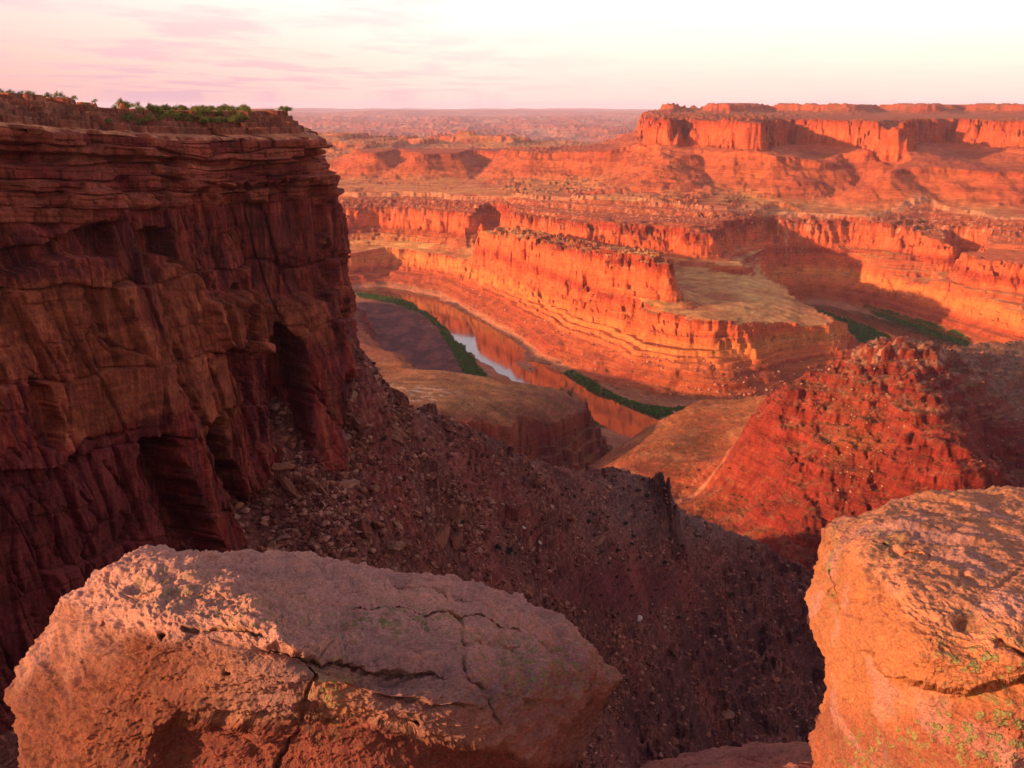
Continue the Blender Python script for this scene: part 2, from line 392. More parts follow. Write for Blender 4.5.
def height(az, r, want_color=False):
    lr = np.log(r); x, y = r * np.sin(az), r * np.cos(az)
    L = lookup(list(coarse), az, lr)
    n1 = fbm(x / 260, y / 260, 5, .55, 1); n2 = fbm(x / 70, y / 70, 4, .6, 9)
    rg = ridged(x / 190, y / 190, 4, .5, 20)
    flute = ridged(x / 42, y / 42, 3, .55, 31)
    far = sstep(5500, 9000, r)
    dw = dipw(512 + 1050 * np.tan(az))
    # canyon floor
    dr = L['riv'] + n2 * 6 - 3 - 19 * np.exp(-((y - 2540) / 300) ** 2) * (x < 400)
    z = -597 + 9 * sstep(80, 420, L['riv']) * (1 + .6 * n1) + .8 * n2 - 7 * (1 - sstep(50, 66, dr))
    bx, by = (x - BARC[0]) * .955 + (y - BARC[1]) * .296, -(x - BARC[0]) * .296 + (y - BARC[1]) * .955
    z = z + 5.2 * sstep(1.25, .8, np.hypot(bx / 19, by / 62) + .12 * n2)
    z = z + 12 * sstep(-10, 160, L['N'] * -1 + 200) * 0
    gf = ridged(x / 125 + .25 * n1, y / 125, 3, .5, 47)
    s = L['N'] + 26 * n1 + 12 * n2 + 7 * flute + 22 * gf * sstep(45, 170, L['N'])
    talN = sstep(60, 90, s) * (L['N'] > 0)
    hN = 89 + 48 * dw
    zN = stepdown(s, hN, 56 + 12 * dw, 32, 110 + 95 * dw, 1.3)
    gl = np.clip(zN / hN, 0, 1); gull = gl * (1 - gl) * 4 * (s > 20)
    z = z + zN + gull * (5 * rg + 2.5 * flute)
    # fins and walls standing on the bench
    s = L['F'] + 12 * n1 + 14 * n2 + 8 * flute
    top = 84 + 9 * n1 + 6 * np.round(flute * 1.5)
    zF = stepdown(s, 1, .78, 24, 60) * top
    s = L['F2'] + 6 * n1 + 5 * n2
    zF = np.maximum(zF, stepdown(s, 26, 20, 10, 26))
    s = L['R'] + 34 * n1 + 22 * n2 + 12 * flute
    zR = stepdown(s, 93, 66, 40, 150)
    gl = np.clip(zR / 93, 0, 1)
    z = z + np.maximum(zR + gl * (1 - gl) * 4 * 4 * flute, zF)
    s = L['W'] + 40 * n1 + 18 * n2 + 5 * flute
    zW = stepdown(s, 66 - 20 * dw, 10, 10, 330 - 90 * dw, 1.2)
    gl = np.clip(zW / 66, 0, 1)
    z = z + zW + gl * (1 - gl) * 4 * (4.5 * n2 + 3 * flute)
    # rounded hills with gullied flanks
    gr = ridged(x / 330 + .3 * n1, y / 330 + .3 * n1, 3, .5, 40)
    s = L['H'] + 60 * n1 + (60 * gr + 42 * gf) * sstep(-20, 300, L['H']) + 10 * n2
    zH = stepdown(s, 110 - 10 * dw, 20, 18, 400, 1.9)
    gl = np.clip(zH / 110, 0, 1)
    z = z + zH + gl * (1 - gl) * 4 * (2.5 * n2 + 5 * gr)
    tal = sstep(25, 60, s) * sstep(470, 380, s)
    # high mesas
    s = L['A'] + 55 * n1 + 22 * n2 + 9 * flute + 40 * gf * sstep(60, 400, L['A'])
    zA = stepdown(s, 165 - 18 * dw, 114, 45, 430, 1.7)
    gl = np.clip(zA / 163, 0, 1) * (s > 55)
    z = z + zA + gl * (1 - gl) * 4 * (10 * gr + 2 * n2)
    tal = np.maximum(tal, sstep(50, 80, s) * sstep(520, 420, s))
    s = L['B'] + 90 * n1
    z = z + stepdown(s, 64, 40, 60, 200)
    # the broken country beyond, out to the horizon
    k = 900.0
    f1 = fbm(x / 2600, y / 2600, 5, .52, 60); f2 = ridged(x / k, y / k, 4, .55, 70)
    bad = terrace(95 * f1 + 34 * f2, 46, .85, 77, .3) * sstep(5400, 8000, r) * (1 - sstep(28000, 60000, r)) * sstep(200, 1200, L['A'])
    rise = 215 * sstep(11000, 52000, r) + 75 * sstep(52000, 62000, r + 9000 * fbm(x / 9000, y / 9000, 3, .5, 66)) * sstep(-.1, -.32, az)
    bad = bad + 130 * fbm(x / 8000, y / 16000, 4, .5, 67) * sstep(18000, 45000, r)
    z = z + bad + rise * sstep(0, 400, L['A'])
    # sub-ledges everywhere on rock
    zt = terrace(z + 1.0 * n2, 12, .85, 5, .2)
    zt = terrace(zt, 4.6, .5, 8)
    amp = sstep(-596, -588, z) * (1 - .35 * far) * (1 - .72 * tal * (r > 3000)) * (1 - .6 * talN)
    amp = amp * (1 - .93 * sstep(-4, -26, L['N']) * sstep(110, 170, L['R']) * sstep(40, 80, L['F']))
    z = z * (1 - amp) + zt * amp
    zfar = z
    # middle ground
    rk = np.clip(L['rk'], 0, 1)
    gu = ridged(x / 70 + .3 * n1, y / 70, 4, .55, 90); rough = fbm(x / 22, y / 22, 4, .6, 95)
    zm = L['mid'] + rk * (8.5 * gu + 3.2 * rough - 4) + (1 - rk) * 2.5 * n1 + .5 * n2
    dmd = np.maximum(0, L['mid_d'] + 10 * n2 + 8 * n1)
    zm = zm - np.minimum(dmd, 40) * .9 - np.maximum(dmd - 40, 0) * 1.3
    zm = terrace(zm + 2.5 * rough * rk, 19, .30 * rk, 15, .3)
    zd = L['dome'] + (1 - sstep(0, 12, L['dome_d'])) * 3 * n1 + rk * 2 * rough
    dd = L['dome_d'] + 15 * n2 + 30 * n1 * sstep(2200, 1900, r) + 9 * flute
    dd = np.maximum(0, dd)
    zd = zd - 30 * np.clip(dd / 9, 0, 1) - 1.25 * np.maximum(0, dd - 12) - 10 * sstep(-50, 0, L['dome_d'])
    zd = np.where(dd > 0, terrace(terrace(zd + 3 * rough, 17, .85, 16, .18), 5.5, .6, 19, .28), zd)
    zm2 = np.maximum(zm, zd); rkz = np.where(zd > zm, np.clip(dd / 12, 0, 1), rk)
    zm2 = terrace(zm2, 4.5, .5 * rkz * (rkz > .3), 18, .35)
    # shaded talus spur in front
    nn = fbm(x / 30, y / 30, 5, .55, 120)
    zs = np.minimum(L['spur'], -132 - .02 * (r - 500)) + 3.5 * nn + 2.2 * ridged(x / 45, y / 45, 2, .5, 130) * 1.0 + .5 * fbm(x / 2.5, y / 2.5, 2, .6, 140)
    low = sstep(-395, -440, zs) * sstep(-.35, .25, fbm(x / 45, y / 45, 4, .6, 160) + .1) * .9
    zs = zs + sstep(-395, -440, zs) * (7 * fbm(x / 26, y / 26, 4, .6, 165) + 3 * ridged(x / 12, y / 12, 3, .5, 168))
    ob = .8 * sstep(.2, .5, fbm(x / 55 + 7, y / 55, 4, .6, 171)); zo = zs + 6 * nn
    zs = zs + ob * (terrace(zo, 12, .95, 27, .16) - zo) * sstep(-150, -200, zs)
    ch = ridged((x * .75 - y * .3) / 26, (x * .3 + y * .75) / 95, 3, .55, 175); zs = zs + 1.2 * ch * sstep(-170, -230, zs) + 3.5 * ch * sstep(-360, -430, zs)
    u, v = project(x, y, zs)
    tw = np.exp(-(((u + 7 * fbm(x / 9, y / 9, 3, .6, 151) - 667) / 15) ** 4 + ((y - 806) / 17) ** 4))
    zs = zs + tw * (15 + 14 * fbm(x / 8, y / 8, 4, .6, 150))
    zs = zs * (1 - np.maximum(low, tw)) + (terrace(zs + 9 * nn, 13, .45, 25, .35) - 9 * nn * .55) * np.maximum(low, tw)
    zs = zs - np.maximum(0, r - 1150) * .8
    z = np.maximum(np.maximum(zfar, zm2), zs)
    if not want_color: return z
    src = np.where(zs >= z - 1e-6, 2, np.where(zm2 >= z - 1e-6, 1, 0))
    L['rk'] = np.maximum(rk * (L['dome_d'] > 60), rkz)
    return z, src, L, (x, y, n1, n2, flute, nn, tw, low)

def vis_radii(Nc, Nr, Nf=1500):
    az = np.linspace(-AZ0, AZ0, Nc // 2); lr = np.linspace(math.log(HR_MIN), math.log(HR_MAX), Nf)
    A, LR = np.meshgrid(az, lr); r = np.exp(LR)
    z = height(A, r)
    el = z / r
    run = np.maximum.accumulate(el, axis=0)
    hid = (el < run - .0012)[1:]
    w = np.abs(np.diff(el, axis=0)) * 1024 * np.where(hid, .12, 1.0) + np.where(hid, .06, .12) + .12
    w[r[1:] > 60000] *= .3
    k = np.ones(9) / 9
    k = np.hanning(45); k /= k.sum()
    ws = np.apply_along_axis(lambda c: np.convolve(np.pad(c, 22, mode='edge'), k, 'valid'), 1, w)
    cum = np.vstack([np.zeros(ws.shape[1]), np.cumsum(ws, axis=0)]); cum /= cum[-1]
    t = np.linspace(0, 1, Nr)
    R = np.stack([np.interp(t, cum[:, j], lr) for j in range(cum.shape[1])], 1)
    azf = np.linspace(-AZ0, AZ0, Nc); jj = np.interp(azf, az, np.arange(len(az)))
    j0 = np.minimum(jj.astype(int), len(az) - 2); f = jj - j0
    return azf, np.exp(R[:, j0] * (1 - f) + R[:, j0 + 1] * f)
azf, RR = vis_radii(1240, 1350)
AA = np.broadcast_to(azf, RR.shape)
ZZ, SRC, LL, (TX, TY, n1, n2, flute, nn, tw, low) = height(AA, RR, True)
P = np.stack([TX, TY, ZZ], -1)

def grad_slope(P):
    du = np.gradient(P, axis=1); dv = np.gradient(P, axis=0)
    n = np.cross(du, dv); n /= np.linalg.norm(n, axis=-1, keepdims=True) + 1e-12
    return n
NRM = grad_slope(P); flat = sstep(.80, .97, np.abs(NRM[..., 2]))
def mixc(a, b, t): return a * (1 - t[..., None]) + np.asarray(b) * t[..., None]
# rock layers by height
zb = ZZ + 3 * n1 + 1.2 * n2
lay = .58 + .5 * np.clip(1.5 * perlin(zb / 17, zb * 0 + .4, 200) + 1.1 * perlin(zb / 7, zb * 0 + .4, 201) + .25 * n2, -1, .9)
rock = mixc(np.full(P.shape, 1.) * np.array((.19, .024, .014)), (.50, .115, .042), lay)
pale = sstep(.35, .7, perlin(zb / 9, zb * 0 + 3.3, 205)); rock = mixc(rock, (.50, .17, .07), pale * .7)
c = rock
slopec = np.stack([.36 + .05 * n1, .115 + .03 * n1, .046 + 0 * n1], -1)
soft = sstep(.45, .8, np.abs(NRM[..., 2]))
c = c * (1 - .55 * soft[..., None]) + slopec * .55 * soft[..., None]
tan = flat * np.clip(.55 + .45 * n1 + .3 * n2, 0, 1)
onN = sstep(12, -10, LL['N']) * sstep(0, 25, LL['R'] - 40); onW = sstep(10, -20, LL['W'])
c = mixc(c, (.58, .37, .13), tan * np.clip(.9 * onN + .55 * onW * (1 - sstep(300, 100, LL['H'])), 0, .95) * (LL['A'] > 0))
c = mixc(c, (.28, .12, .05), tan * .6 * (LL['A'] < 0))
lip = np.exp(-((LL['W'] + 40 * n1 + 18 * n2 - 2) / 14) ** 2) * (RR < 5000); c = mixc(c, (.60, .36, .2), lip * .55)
lipN = sstep(-552, -520, ZZ) * sstep(-500, -512, ZZ) * (1 - flat); c = mixc(c, (.62, .25, .07), lipN * .65 * sstep(400, 0, np.abs(LL['N'])))
# scattered pale boulders on the rubble slope below the white rim
rub = sstep(0, 40, LL['W']) * sstep(330, 200, LL['W']) * (RR < 5000) * sstep(-6, 30, -LL['R'])
spk = sstep(.25, .5, perlin(TX / 16, TY / 16, 210) + .5 * perlin(TX / 7, TY / 7, 211)); c = mixc(c, (.50, .27, .15), rub * spk * .8)
c = mixc(c, (.20, .055, .035), rub * (1 - spk) * .25)
# alluvium, willows
fl = sstep(-585, -592, ZZ)
c = mixc(c, (.30, .13, .07), fl); barn = sstep(-.3, .5, fbm(TX / 40, TY / 120, 4, .6, 236)); c = mixc(c, np.stack([.10 + .07 * barn, .042 + .028 * barn, .040 + .018 * barn], -1), fl * sstep(12, -12, LL['dark_bar'] + 8 * n2))
c = mixc(c, (.36, .17, .10), fl * sstep(22, 4, LL['riv'] - 80 + 9 * n2) * .6)
c = mixc(c, (.045, .085, .018), fl * sstep(7, -4, LL['green'] + 7 * n2))
# far country paler with distance: haze put into the colour
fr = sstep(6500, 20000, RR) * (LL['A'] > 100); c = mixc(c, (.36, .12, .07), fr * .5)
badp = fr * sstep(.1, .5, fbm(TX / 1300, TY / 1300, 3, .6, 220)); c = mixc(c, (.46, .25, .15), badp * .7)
# middle ground
zb = ZZ + 2 * n2; band = .5 + .5 * np.clip(1.7 * perlin(zb / 9, zb * 0 + .7, 230) + .4 * n2, -1, 1)
mc = np.stack([LL['cr'], LL['cg'], LL['cb']], -1); rk = np.clip(LL['rk'], 0, 1)
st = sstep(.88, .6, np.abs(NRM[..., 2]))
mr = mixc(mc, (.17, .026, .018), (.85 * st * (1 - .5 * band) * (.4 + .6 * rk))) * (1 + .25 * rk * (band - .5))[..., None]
patch = sstep(.05, .45, fbm(TX / 55, TY / 55, 4, .6, 240)); mr = mixc(mr, (.24, .11, .045), patch * .35 * (1 - st))
wash = sstep(.80, .97, ridged(TX / 120 + .3 * n2, TY / 90, 1, .5, 241)); mr = mixc(mr, (.34, .16, .09), wash * .45 * (1 - st))
mr = mixc(mr, (.17, .045, .026), sstep(.0, .5, fbm(TX / 90, TY / 40, 4, .6, 239)) * .55 * (1 - st)); mr = mixc(mr, (.12, .10, .03), sstep(.3, .55, fbm(TX / 9, TY / 9, 3, .7, 238)) * .5 * (1 - st))
mr = mr * (1 + .22 * np.clip(fbm(TX / 12, TY / 12, 3, .7, 242), -1, 1))[..., None]
# pale caprock slabs along the crest of the red hill
hx, hy = ray(925, 346)[0] * 1350, 1350
cap = sstep(-336, -322, ZZ) * (TX > 380) * sstep(.1, .35, perlin(TX / 14, TY / 14, 244)); mr = mixc(mr, (.42, .24, .15), cap * .8)
slabs = sstep(.22, .4, perlin(TX / 10, TY / 10, 246)) * (TX > 400) * sstep(-400, -350, ZZ) * (1 - st); mr = mixc(mr, (.34, .19, .12), slabs * .6)
wr = sstep(60, 20, seg_dist([ud(352, 1720, -430), ud(385, 1560, -420), ud(410, 1530, -410), ud(432, 1600, -410)], TX, TY, False)) * sstep(.0, .3, perlin(TX / 18, TY / 18, 248)); mr = mixc(mr, (.52, .36, .24), wr * .85 * (SRC == 1))
road = seg_dist([at_level(u_, v_, -500) for u_, v_ in ((790, 452), (758, 459), (730, 468), (700, 476), (680, 486), (672, 500), (664, 520))], TX, TY, False)
mr = mixc(mr, (.42, .20, .11), sstep(6, 3, road + 2 * n2) * (1 - rk))
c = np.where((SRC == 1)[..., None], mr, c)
# talus spur
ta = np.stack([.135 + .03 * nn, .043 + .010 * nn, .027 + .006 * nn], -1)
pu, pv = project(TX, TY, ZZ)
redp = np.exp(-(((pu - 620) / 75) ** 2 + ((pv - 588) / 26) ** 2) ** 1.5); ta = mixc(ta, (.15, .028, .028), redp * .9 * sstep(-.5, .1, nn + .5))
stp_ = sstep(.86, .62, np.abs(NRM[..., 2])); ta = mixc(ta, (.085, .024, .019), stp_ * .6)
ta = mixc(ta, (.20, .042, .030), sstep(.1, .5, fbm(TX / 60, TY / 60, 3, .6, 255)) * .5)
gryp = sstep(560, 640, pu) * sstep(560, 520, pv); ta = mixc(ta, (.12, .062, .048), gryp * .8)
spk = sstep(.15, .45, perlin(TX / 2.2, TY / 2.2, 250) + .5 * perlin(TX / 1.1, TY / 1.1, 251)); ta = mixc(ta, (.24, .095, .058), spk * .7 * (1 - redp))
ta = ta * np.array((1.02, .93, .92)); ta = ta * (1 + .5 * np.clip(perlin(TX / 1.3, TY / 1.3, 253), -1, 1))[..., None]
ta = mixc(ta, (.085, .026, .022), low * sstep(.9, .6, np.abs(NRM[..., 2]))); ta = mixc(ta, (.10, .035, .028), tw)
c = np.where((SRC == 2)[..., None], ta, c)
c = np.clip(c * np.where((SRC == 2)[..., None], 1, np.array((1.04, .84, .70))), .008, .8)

mt = Mat('canyon_rock')
attr = mt.N('ShaderNodeAttribute', attribute_name='rock_tint').outputs['Color']
oc = mt.N('ShaderNodeTexCoord').outputs['Object']
na = mt.noise(oc, .03, 8, .68); nb = mt.noise(mt.mapping(oc, (.02, .02, .30)), 1.0, 5, .6); nc = mt.noise(oc, .35, 5, .65)
v = mt.math('MULTIPLY', mt.math('MULTIPLY', mt.gray(na, .72, 1.26), mt.gray(nb, .74, 1.26)), mt.gray(nc, .75, 1.25))
col = mt.N('ShaderNodeVectorMath', {0: attr, 'Scale': v}, operation='SCALE').outputs[0]
mt.l.new(col, mt.b.inputs['Base Color'])
h = mt.math('ADD', mt.math('MULTIPLY', na, 6.0), mt.math('MULTIPLY', nb, 3.0))
h = mt.math('ADD', h, mt.math('MULTIPLY', nc, .9))
mt.l.new(mt.bump(h, .9, 1.0), mt.b.inputs['Normal'])
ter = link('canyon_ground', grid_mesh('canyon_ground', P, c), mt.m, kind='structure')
del NRM, rock, slopec, mr, ta

# the rest of the desert round about, coarse
a2 = np.linspace(AZ0, 2 * np.pi - AZ0, 90); r2 = np.exp(np.linspace(math.log(700), math.log(90000), 70))
A2, R2 = np.meshgrid(a2, r2); X2, Y2 = R2 * np.sin(A2), R2 * np.cos(A2)
Z2 = -380 + terrace(90 * fbm(X2 / 2400, Y2 / 2400, 4, .5, 300), 60, .8) - 190 * sstep(2600, 1200, R2) + 190 * sstep(10000, 50000, R2)
link('outer_desert', grid_mesh('outer_desert', np.stack([X2, Y2, Z2], -1), np.ones((70, 90, 3)) * np.array((.30, .10, .05))), mt.m, kind='structure')

# river
rx = np.array(RIVER); tg = np.gradient(rx, axis=0); tg /= np.linalg.norm(tg, axis=1, keepdims=True)
nrm = np.stack([-tg[:, 1], tg[:, 0]], 1)
def densify(a, k=8):
    t = np.arange(len(a)); tt = np.linspace(0, len(a) - 1, (len(a) - 1) * k + 1)
    return np.stack([np.interp(tt, t, a[:, i]) for i in range(a.shape[1])], 1)
rc, rn = densify(rx), densify(nrm)
RP = np.stack([np.concatenate([rc + s * 110 * rn, np.full((len(rc), 1), Z_RIV)], 1) for s in (-1, -.5, 0, .5, 1)], 1)
mw = Mat('river_water')
mw.b.inputs['Base Color'].default_value = (.10, .045, .02, 1)
mw.b.inputs['Roughness'].default_value = .06
mw.b.inputs['Specular IOR Level'].default_value = .5
mw.b.inputs['Metallic'].default_value = .0
wc = mw.N('ShaderNodeTexCoord').outputs['Object']
mw.l.new(mw.bump(mw.noise(wc, .05, 3, .5), .05, 1.0), mw.b.inputs['Normal'])
link('river_water', grid_mesh('river_water', RP), mw.m, kind='structure')
print('terrain done')

# the dusty evening air
hb = raw_mesh('haze', [(x, y, z) for z in (-650, 90) for y in (-95000, 95000) for x in (-95000, 95000)], [(0, 2, 3, 1), (4, 5, 7, 6), (0, 1, 5, 4), (2, 6, 7, 3), (0, 4, 6, 2), (1, 3, 7, 5)], smooth=False)
hm = bpy.data.materials.new('dusty_air'); hm.use_nodes = True
hm.node_tree.nodes.remove(hm.node_tree.nodes['Principled BSDF'])
vol = hm.node_tree.nodes.new('ShaderNodeVolumePrincipled')
vol.inputs['Color'].default_value = (.88, .80, 1.0, 1)
vol.inputs['Density'].default_value = 1.15e-5
hm.node_tree.links.new(vol.outputs[0], hm.node_tree.nodes['Material Output'].inputs['Volume'])
link('haze', hb, hm, kind='stuff')

# =================================================================== THE GREAT CLIFF ON THE LEFT
PATH = [(-470, 60), (-330, 190), (-232, 300), (-190, 365), (-160, 418), (-140, 462), (-126, 482), (-110, 490), (-102, 503), (-100, 518), (-107, 545), (-122, 610), (-140, 700), (-420, 550), (-900, 230), (-900, 60)]
pth = np.array(PATH, float)
seg = np.linalg.norm(np.diff(pth, axis=0), axis=1); S = np.concatenate([[0], np.cumsum(seg)])
def catmull(a, S, s):
    m = np.gradient(a, S, axis=0); i = np.clip(np.searchsorted(S, s) - 1, 0, len(S) - 2)
    h = S[i + 1] - S[i]; t = (s - S[i]) / h; t = t[:, None]; h = h[:, None]
    return (2 * t**3 - 3 * t**2 + 1) * a[i] + (t**3 - 2 * t**2 + t) * h * m[i] + (-2 * t**3 + 3 * t**2) * a[i + 1] + (t**3 - t**2) * h * m[i + 1]
s_a = np.linspace(0, S[2], 90, endpoint=False); s_b = np.linspace(S[2], S[10], 820, endpoint=False); s_c = np.linspace(S[10], S[-1], 150)
sv = np.concatenate([s_a, s_b, s_c]); pc = catmull(pth, S, sv)
tn = np.gradient(pc, sv, axis=0); tn /= np.linalg.norm(tn, axis=1, keepdims=True)
on = np.stack([tn[:, 1], -tn[:, 0]], 1)                       # outward
lift = 13 * sstep(S[7], S[2], sv)                             # beds a little higher at the left
ztop = -4 + 3.2 * sstep(S[8], S[4], sv)
zr = -16.0
zw = np.concatenate([np.linspace(zr, -44, 170, endpoint=False), np.linspace(-44, -262, 600)])
SS, ZW = np.meshgrid(sv, zw); LFT = np.broadcast_to(lift, SS.shape); Zeta = ZW
Zc = ZW + LFT
def blocks(s, z, th, w, seed, amp):
    """beds th thick broken by joints about w apart; each block stands out by its own amount"""
    q = z / th + .5 * perlin(z / (th * 2.7), z * 0 + seed, seed) + .12 * perlin(s / 25, z / 9, seed + 1)
    k = np.floor(q); f = q - k
    ph = _R[_hash(k.astype(int), 3, seed)] * 9; ww = w * (.6 + _R[_hash(k.astype(int), 7, seed)])
    g = s / ww + ph + .25 * perlin(s / w, z / th * .6, seed + 2); j = np.floor(g); h = g - j
    off = _R[_hash(k.astype(int), j.astype(int), seed + 5)] - .5
    joint = np.minimum(h, 1 - h) * ww; bed = np.minimum(f, 1 - f) * th
    return amp * off - .28 * amp * np.exp(-(joint / .5) ** 2) - .3 * amp * np.exp(-(bed / .35) ** 2), off
def cells(s, z, sx, sz, seed):
    """tall slabs: distance-to-edge and per-slab value"""
    a, b = s / sx + .35 * fbm(s / sx, z / sz, 2, .5, seed), z / sz + .35 * fbm(s / sx, z / sz, 2, .5, seed + 9)
    ia, ib = np.floor(a).astype(int), np.floor(b).astype(int)
    d1 = np.full(a.shape, 9.0); d2 = np.full(a.shape, 9.0); val = np.zeros(a.shape); vx = np.zeros(a.shape)
    for i in (-1, 0, 1):
        for j in (-1, 0, 1):
            h = _hash(ia + i, ib + j, seed)
            px, py = ia + i + _R[h], ib + j + _R[(h * 3 + 5) & 65535]
            d = np.hypot(a - px, b - py); m = d < d1
            d2 = np.where(m, d1, np.minimum(d2, d)); val = np.where(m, _R[(h * 5 + 11) & 65535], val); vx = np.where(m, (a - px) * (_R[(h * 11 + 3) & 65535] - .5), vx); d1 = np.where(m, d, d1)
    return d2 - d1, val, vx
base = np.where(ZW > -58, 0, 0.0)
ked = sstep(-41, -46, ZW + 5 * sstep(S[5], S[3], SS) * 1.6)                                      # 0 in the ledgy cap beds, 1 in the massive sandstone
batter = 0 * (1 - np.clip((ZW + 58) / 42, 0, 1)) * 1.0 + .085 * np.maximum(0, -58 - ZW)
nst = fbm(SS / 30, ZW / 11, 3, .5, 401)
stp = np.clip((-16 - ZW) / 28, 0, 1) * 12
stp = terrace(stp + 2.2 * nst + 2.0 * fbm(SS / 40, ZW / 30, 2, .5, 403), 4.6, .9, 44, .12)
out = np.where(ZW > -44, stp, 12 + .088 * (-44 - ZW))
out = out + 6 * fbm(SS / 75, ZW / 190, 2, .5, 410) + 3.0 * fbm(SS / 24, ZW / 60, 3, .55, 411)
b3, o3 = blocks(SS + .22 * ZW, ZW, 36, 11, 71, 7.5); b4, o4 = blocks(SS + .30 * ZW, ZW, 13, 5.5, 81, 3.0)
b1, o1 = blocks(SS + 6 * fbm(SS / 30, ZW / 30, 2, .5, 90), ZW + 2 * fbm(SS / 45, ZW / 45, 2, .5, 91), 5.6, 10, 21, 6.0); b2, o2 = blocks(SS, ZW, 2.4, 5.0, 33, 1.8)
capd = sstep(-24.5, -23.5, ZW) * sstep(-15, -16.5, ZW); b1 = b1 + 2.8 * capd * (1 + .5 * o1) - 3.2 * sstep(-24, -25, ZW) * sstep(-30, -27, ZW)
out = out + (1 - ked) * (b1 + b2 + .8 * nst)
e1, v1, t1 = cells(SS, ZW, 17, 48, 51); e2, v2, t2 = cells(SS, ZW, 6.5, 17, 61)
out = out + ked * (b3 * .95 + b4 * sstep(.55, .6, v1) * .6)
out = out + ked * (4.0 * (v1 - .5) + 7.0 * t1 - 1.5 * np.exp(-(e1 / .035) ** 2) + 1.4 * (v2 - .5) * sstep(.45, .6, v1) + 1.5 * t2 * sstep(.45, .6, v1) - .6 * np.exp(-(e2 / .05) ** 2) * sstep(.4, .6, v1))
out = out + ked * (.5 * fbm(SS / 3, ZW / 7, 3, .6, 420) + .2 * perlin(SS / 14, ZW / 3, 421))
# sighted forms: alcoves, the slanting buttress, slabs and the black chimneys
X0, Y0 = pc[:, 0][None] + on[:, 0][None] * (out * .6 + 6), pc[:, 1][None] + on[:, 1][None] * (out * .6 + 6)
PU, PV = project(X0, Y0, Zc)
PU = PU + 3.5 * fbm(SS / 8, ZW / 8, 3, .6, 430); PV = PV + 3.5 * fbm(SS / 8, ZW / 8, 3, .6, 433)
front = (SS < S[10])
def pm(poly, soft=4): return sstep(soft, -soft, sdist(poly, PU, PV)) * front
rib = seg_dist([(70, 80), (108, 190), (133, 285), (158, 390), (190, 470), (222, 545), (240, 600)], PU, PV, False)
rside = np.interp(PV, [80, 190, 285, 390, 470, 545, 600], [70, 108, 133, 158, 190, 222, 240]) - PU       # positive on the left
out = out + front * 11 * np.where(rside > 0, np.exp(-(rib / 62) ** 2), np.exp(-(rib / 11) ** 2)) * sstep(110, 230, PV)
sink = (((128, 437), (148, 430), (164, 458), (186, 520), (206, 562), (168, 575), (140, 500), (126, 462)), 13), \
       (((263, 338), (276, 322), (300, 342), (309, 395), (308, 450), (288, 458), (272, 440), (262, 395)), 15), \
       (((222, 452), (216, 425), (207, 420), (206, 440), (216, 500), (238, 570), (250, 540), (238, 480)), 10), \
       (((28, 377), (44, 388), (56, 420), (58, 452), (36, 445), (24, 420)), 6), \
       (((-60, 255), (40, 246), (70, 228), (100, 222), (106, 256), (60, 256), (20, 272), (-60, 285)), 7), \
       (((140, 232), (160, 226), (176, 232), (172, 256), (142, 250)), 8), (((188, 262), (200, 258), (204, 282), (194, 280)), 4), \
       (((347, 402), (354, 412), (357, 442), (342, 446)), 5), (((344, 300), (352, 320), (352, 345), (345, 330)), 4), \
       (((196, 188), (330, 178), (336, 300), (250, 302), (196, 286)), 4), (((236, 290), (246, 286), (250, 345), (244, 400), (238, 350)), 5), \
       (((95, 112), (112, 112), (114, 148), (104, 152)), 5)
for poly, dep in sink: out = out - 1.45 * dep * pm(poly, 2.2)
stand = (((140, 268), (192, 262), (206, 320), (238, 400), (196, 424), (152, 340)), 3.5), (((198, 304), (262, 290), (272, 348), (238, 352), (212, 345)), 6), \
        (((262, 302), (322, 296), (330, 345), (310, 400), (286, 330)), 2.5), (((176, 165), (230, 150), (226, 176), (190, 196)), 3), (((300, 112), (322, 118), (326, 150), (300, 150)), 1.5)
for poly, dep in stand: out = out + dep * pm(poly, 2.6)
# slanting cracks on the lower left face
for pl in ([(58, 480), (66, 510), (78, 540), (80, 580)], [(25, 505), (30, 540), (36, 570)], [(98, 460), (108, 475), (118, 490)], [(50, 515), (54, 555)], [(75, 490), (92, 520)], [(8, 560), (16, 590)], [(118, 525), (130, 545)],
           [(60, 480), (58, 466), (80, 440), (122, 428)], [(82, 300), (92, 335), (100, 345)], [(112, 300), (118, 340)], [(206, 395), (214, 420), (222, 470)], [(300, 352), (312, 385), (330, 420)]):
    out = out - 2.6 * np.exp(-(seg_dist(pl, PU, PV, False) / 1.7) ** 2) * front
lowf = sstep(-150, -180, ZW) * 0
WP = np.stack([pc[:, 0][None] + on[:, 0][None] * out, pc[:, 1][None] + on[:, 1][None] * out, Zc - 1.2 * np.abs(nst) * (1 - ked)], -1)
# top of the mesa: rows running inward from the rim
spine = np.stack([np.interp(sv, [0, S[2], S[6], S[9], S[12], S[13], S[-1]], [-760, -520, -300, -150, -250, -450, -760]), np.interp(sv, [0, S[2], S[6], S[9], S[12], S[13], S[-1]], [100, 420, 545, 560, 640, 560, 240])], 1)
q = np.linspace(1, 0, 230)[:, None] ** 2.4
q = q[:-1]
rimxy = WP[0, :, :2]
TXY = rimxy[None] * (1 - q[..., None]) + spine[None] * q[..., None]
dist = np.linalg.norm(TXY - rimxy[None], axis=-1)
rise = (ztop - zr)[None] * sstep(1, 1 + np.interp(sv, [S[3], S[6], S[8]], [62, 40, 26])[None], dist) + .8 * fbm(TXY[..., 0] / 16, TXY[..., 1] / 16, 4, .55, 450) * sstep(0, 6, dist)
Tz = terrace(zr + rise + 1.3 * fbm(TXY[..., 0] / 12, TXY[..., 1] / 12, 4, .55, 452), 3.0, .95, 46, .10) + lift[None]
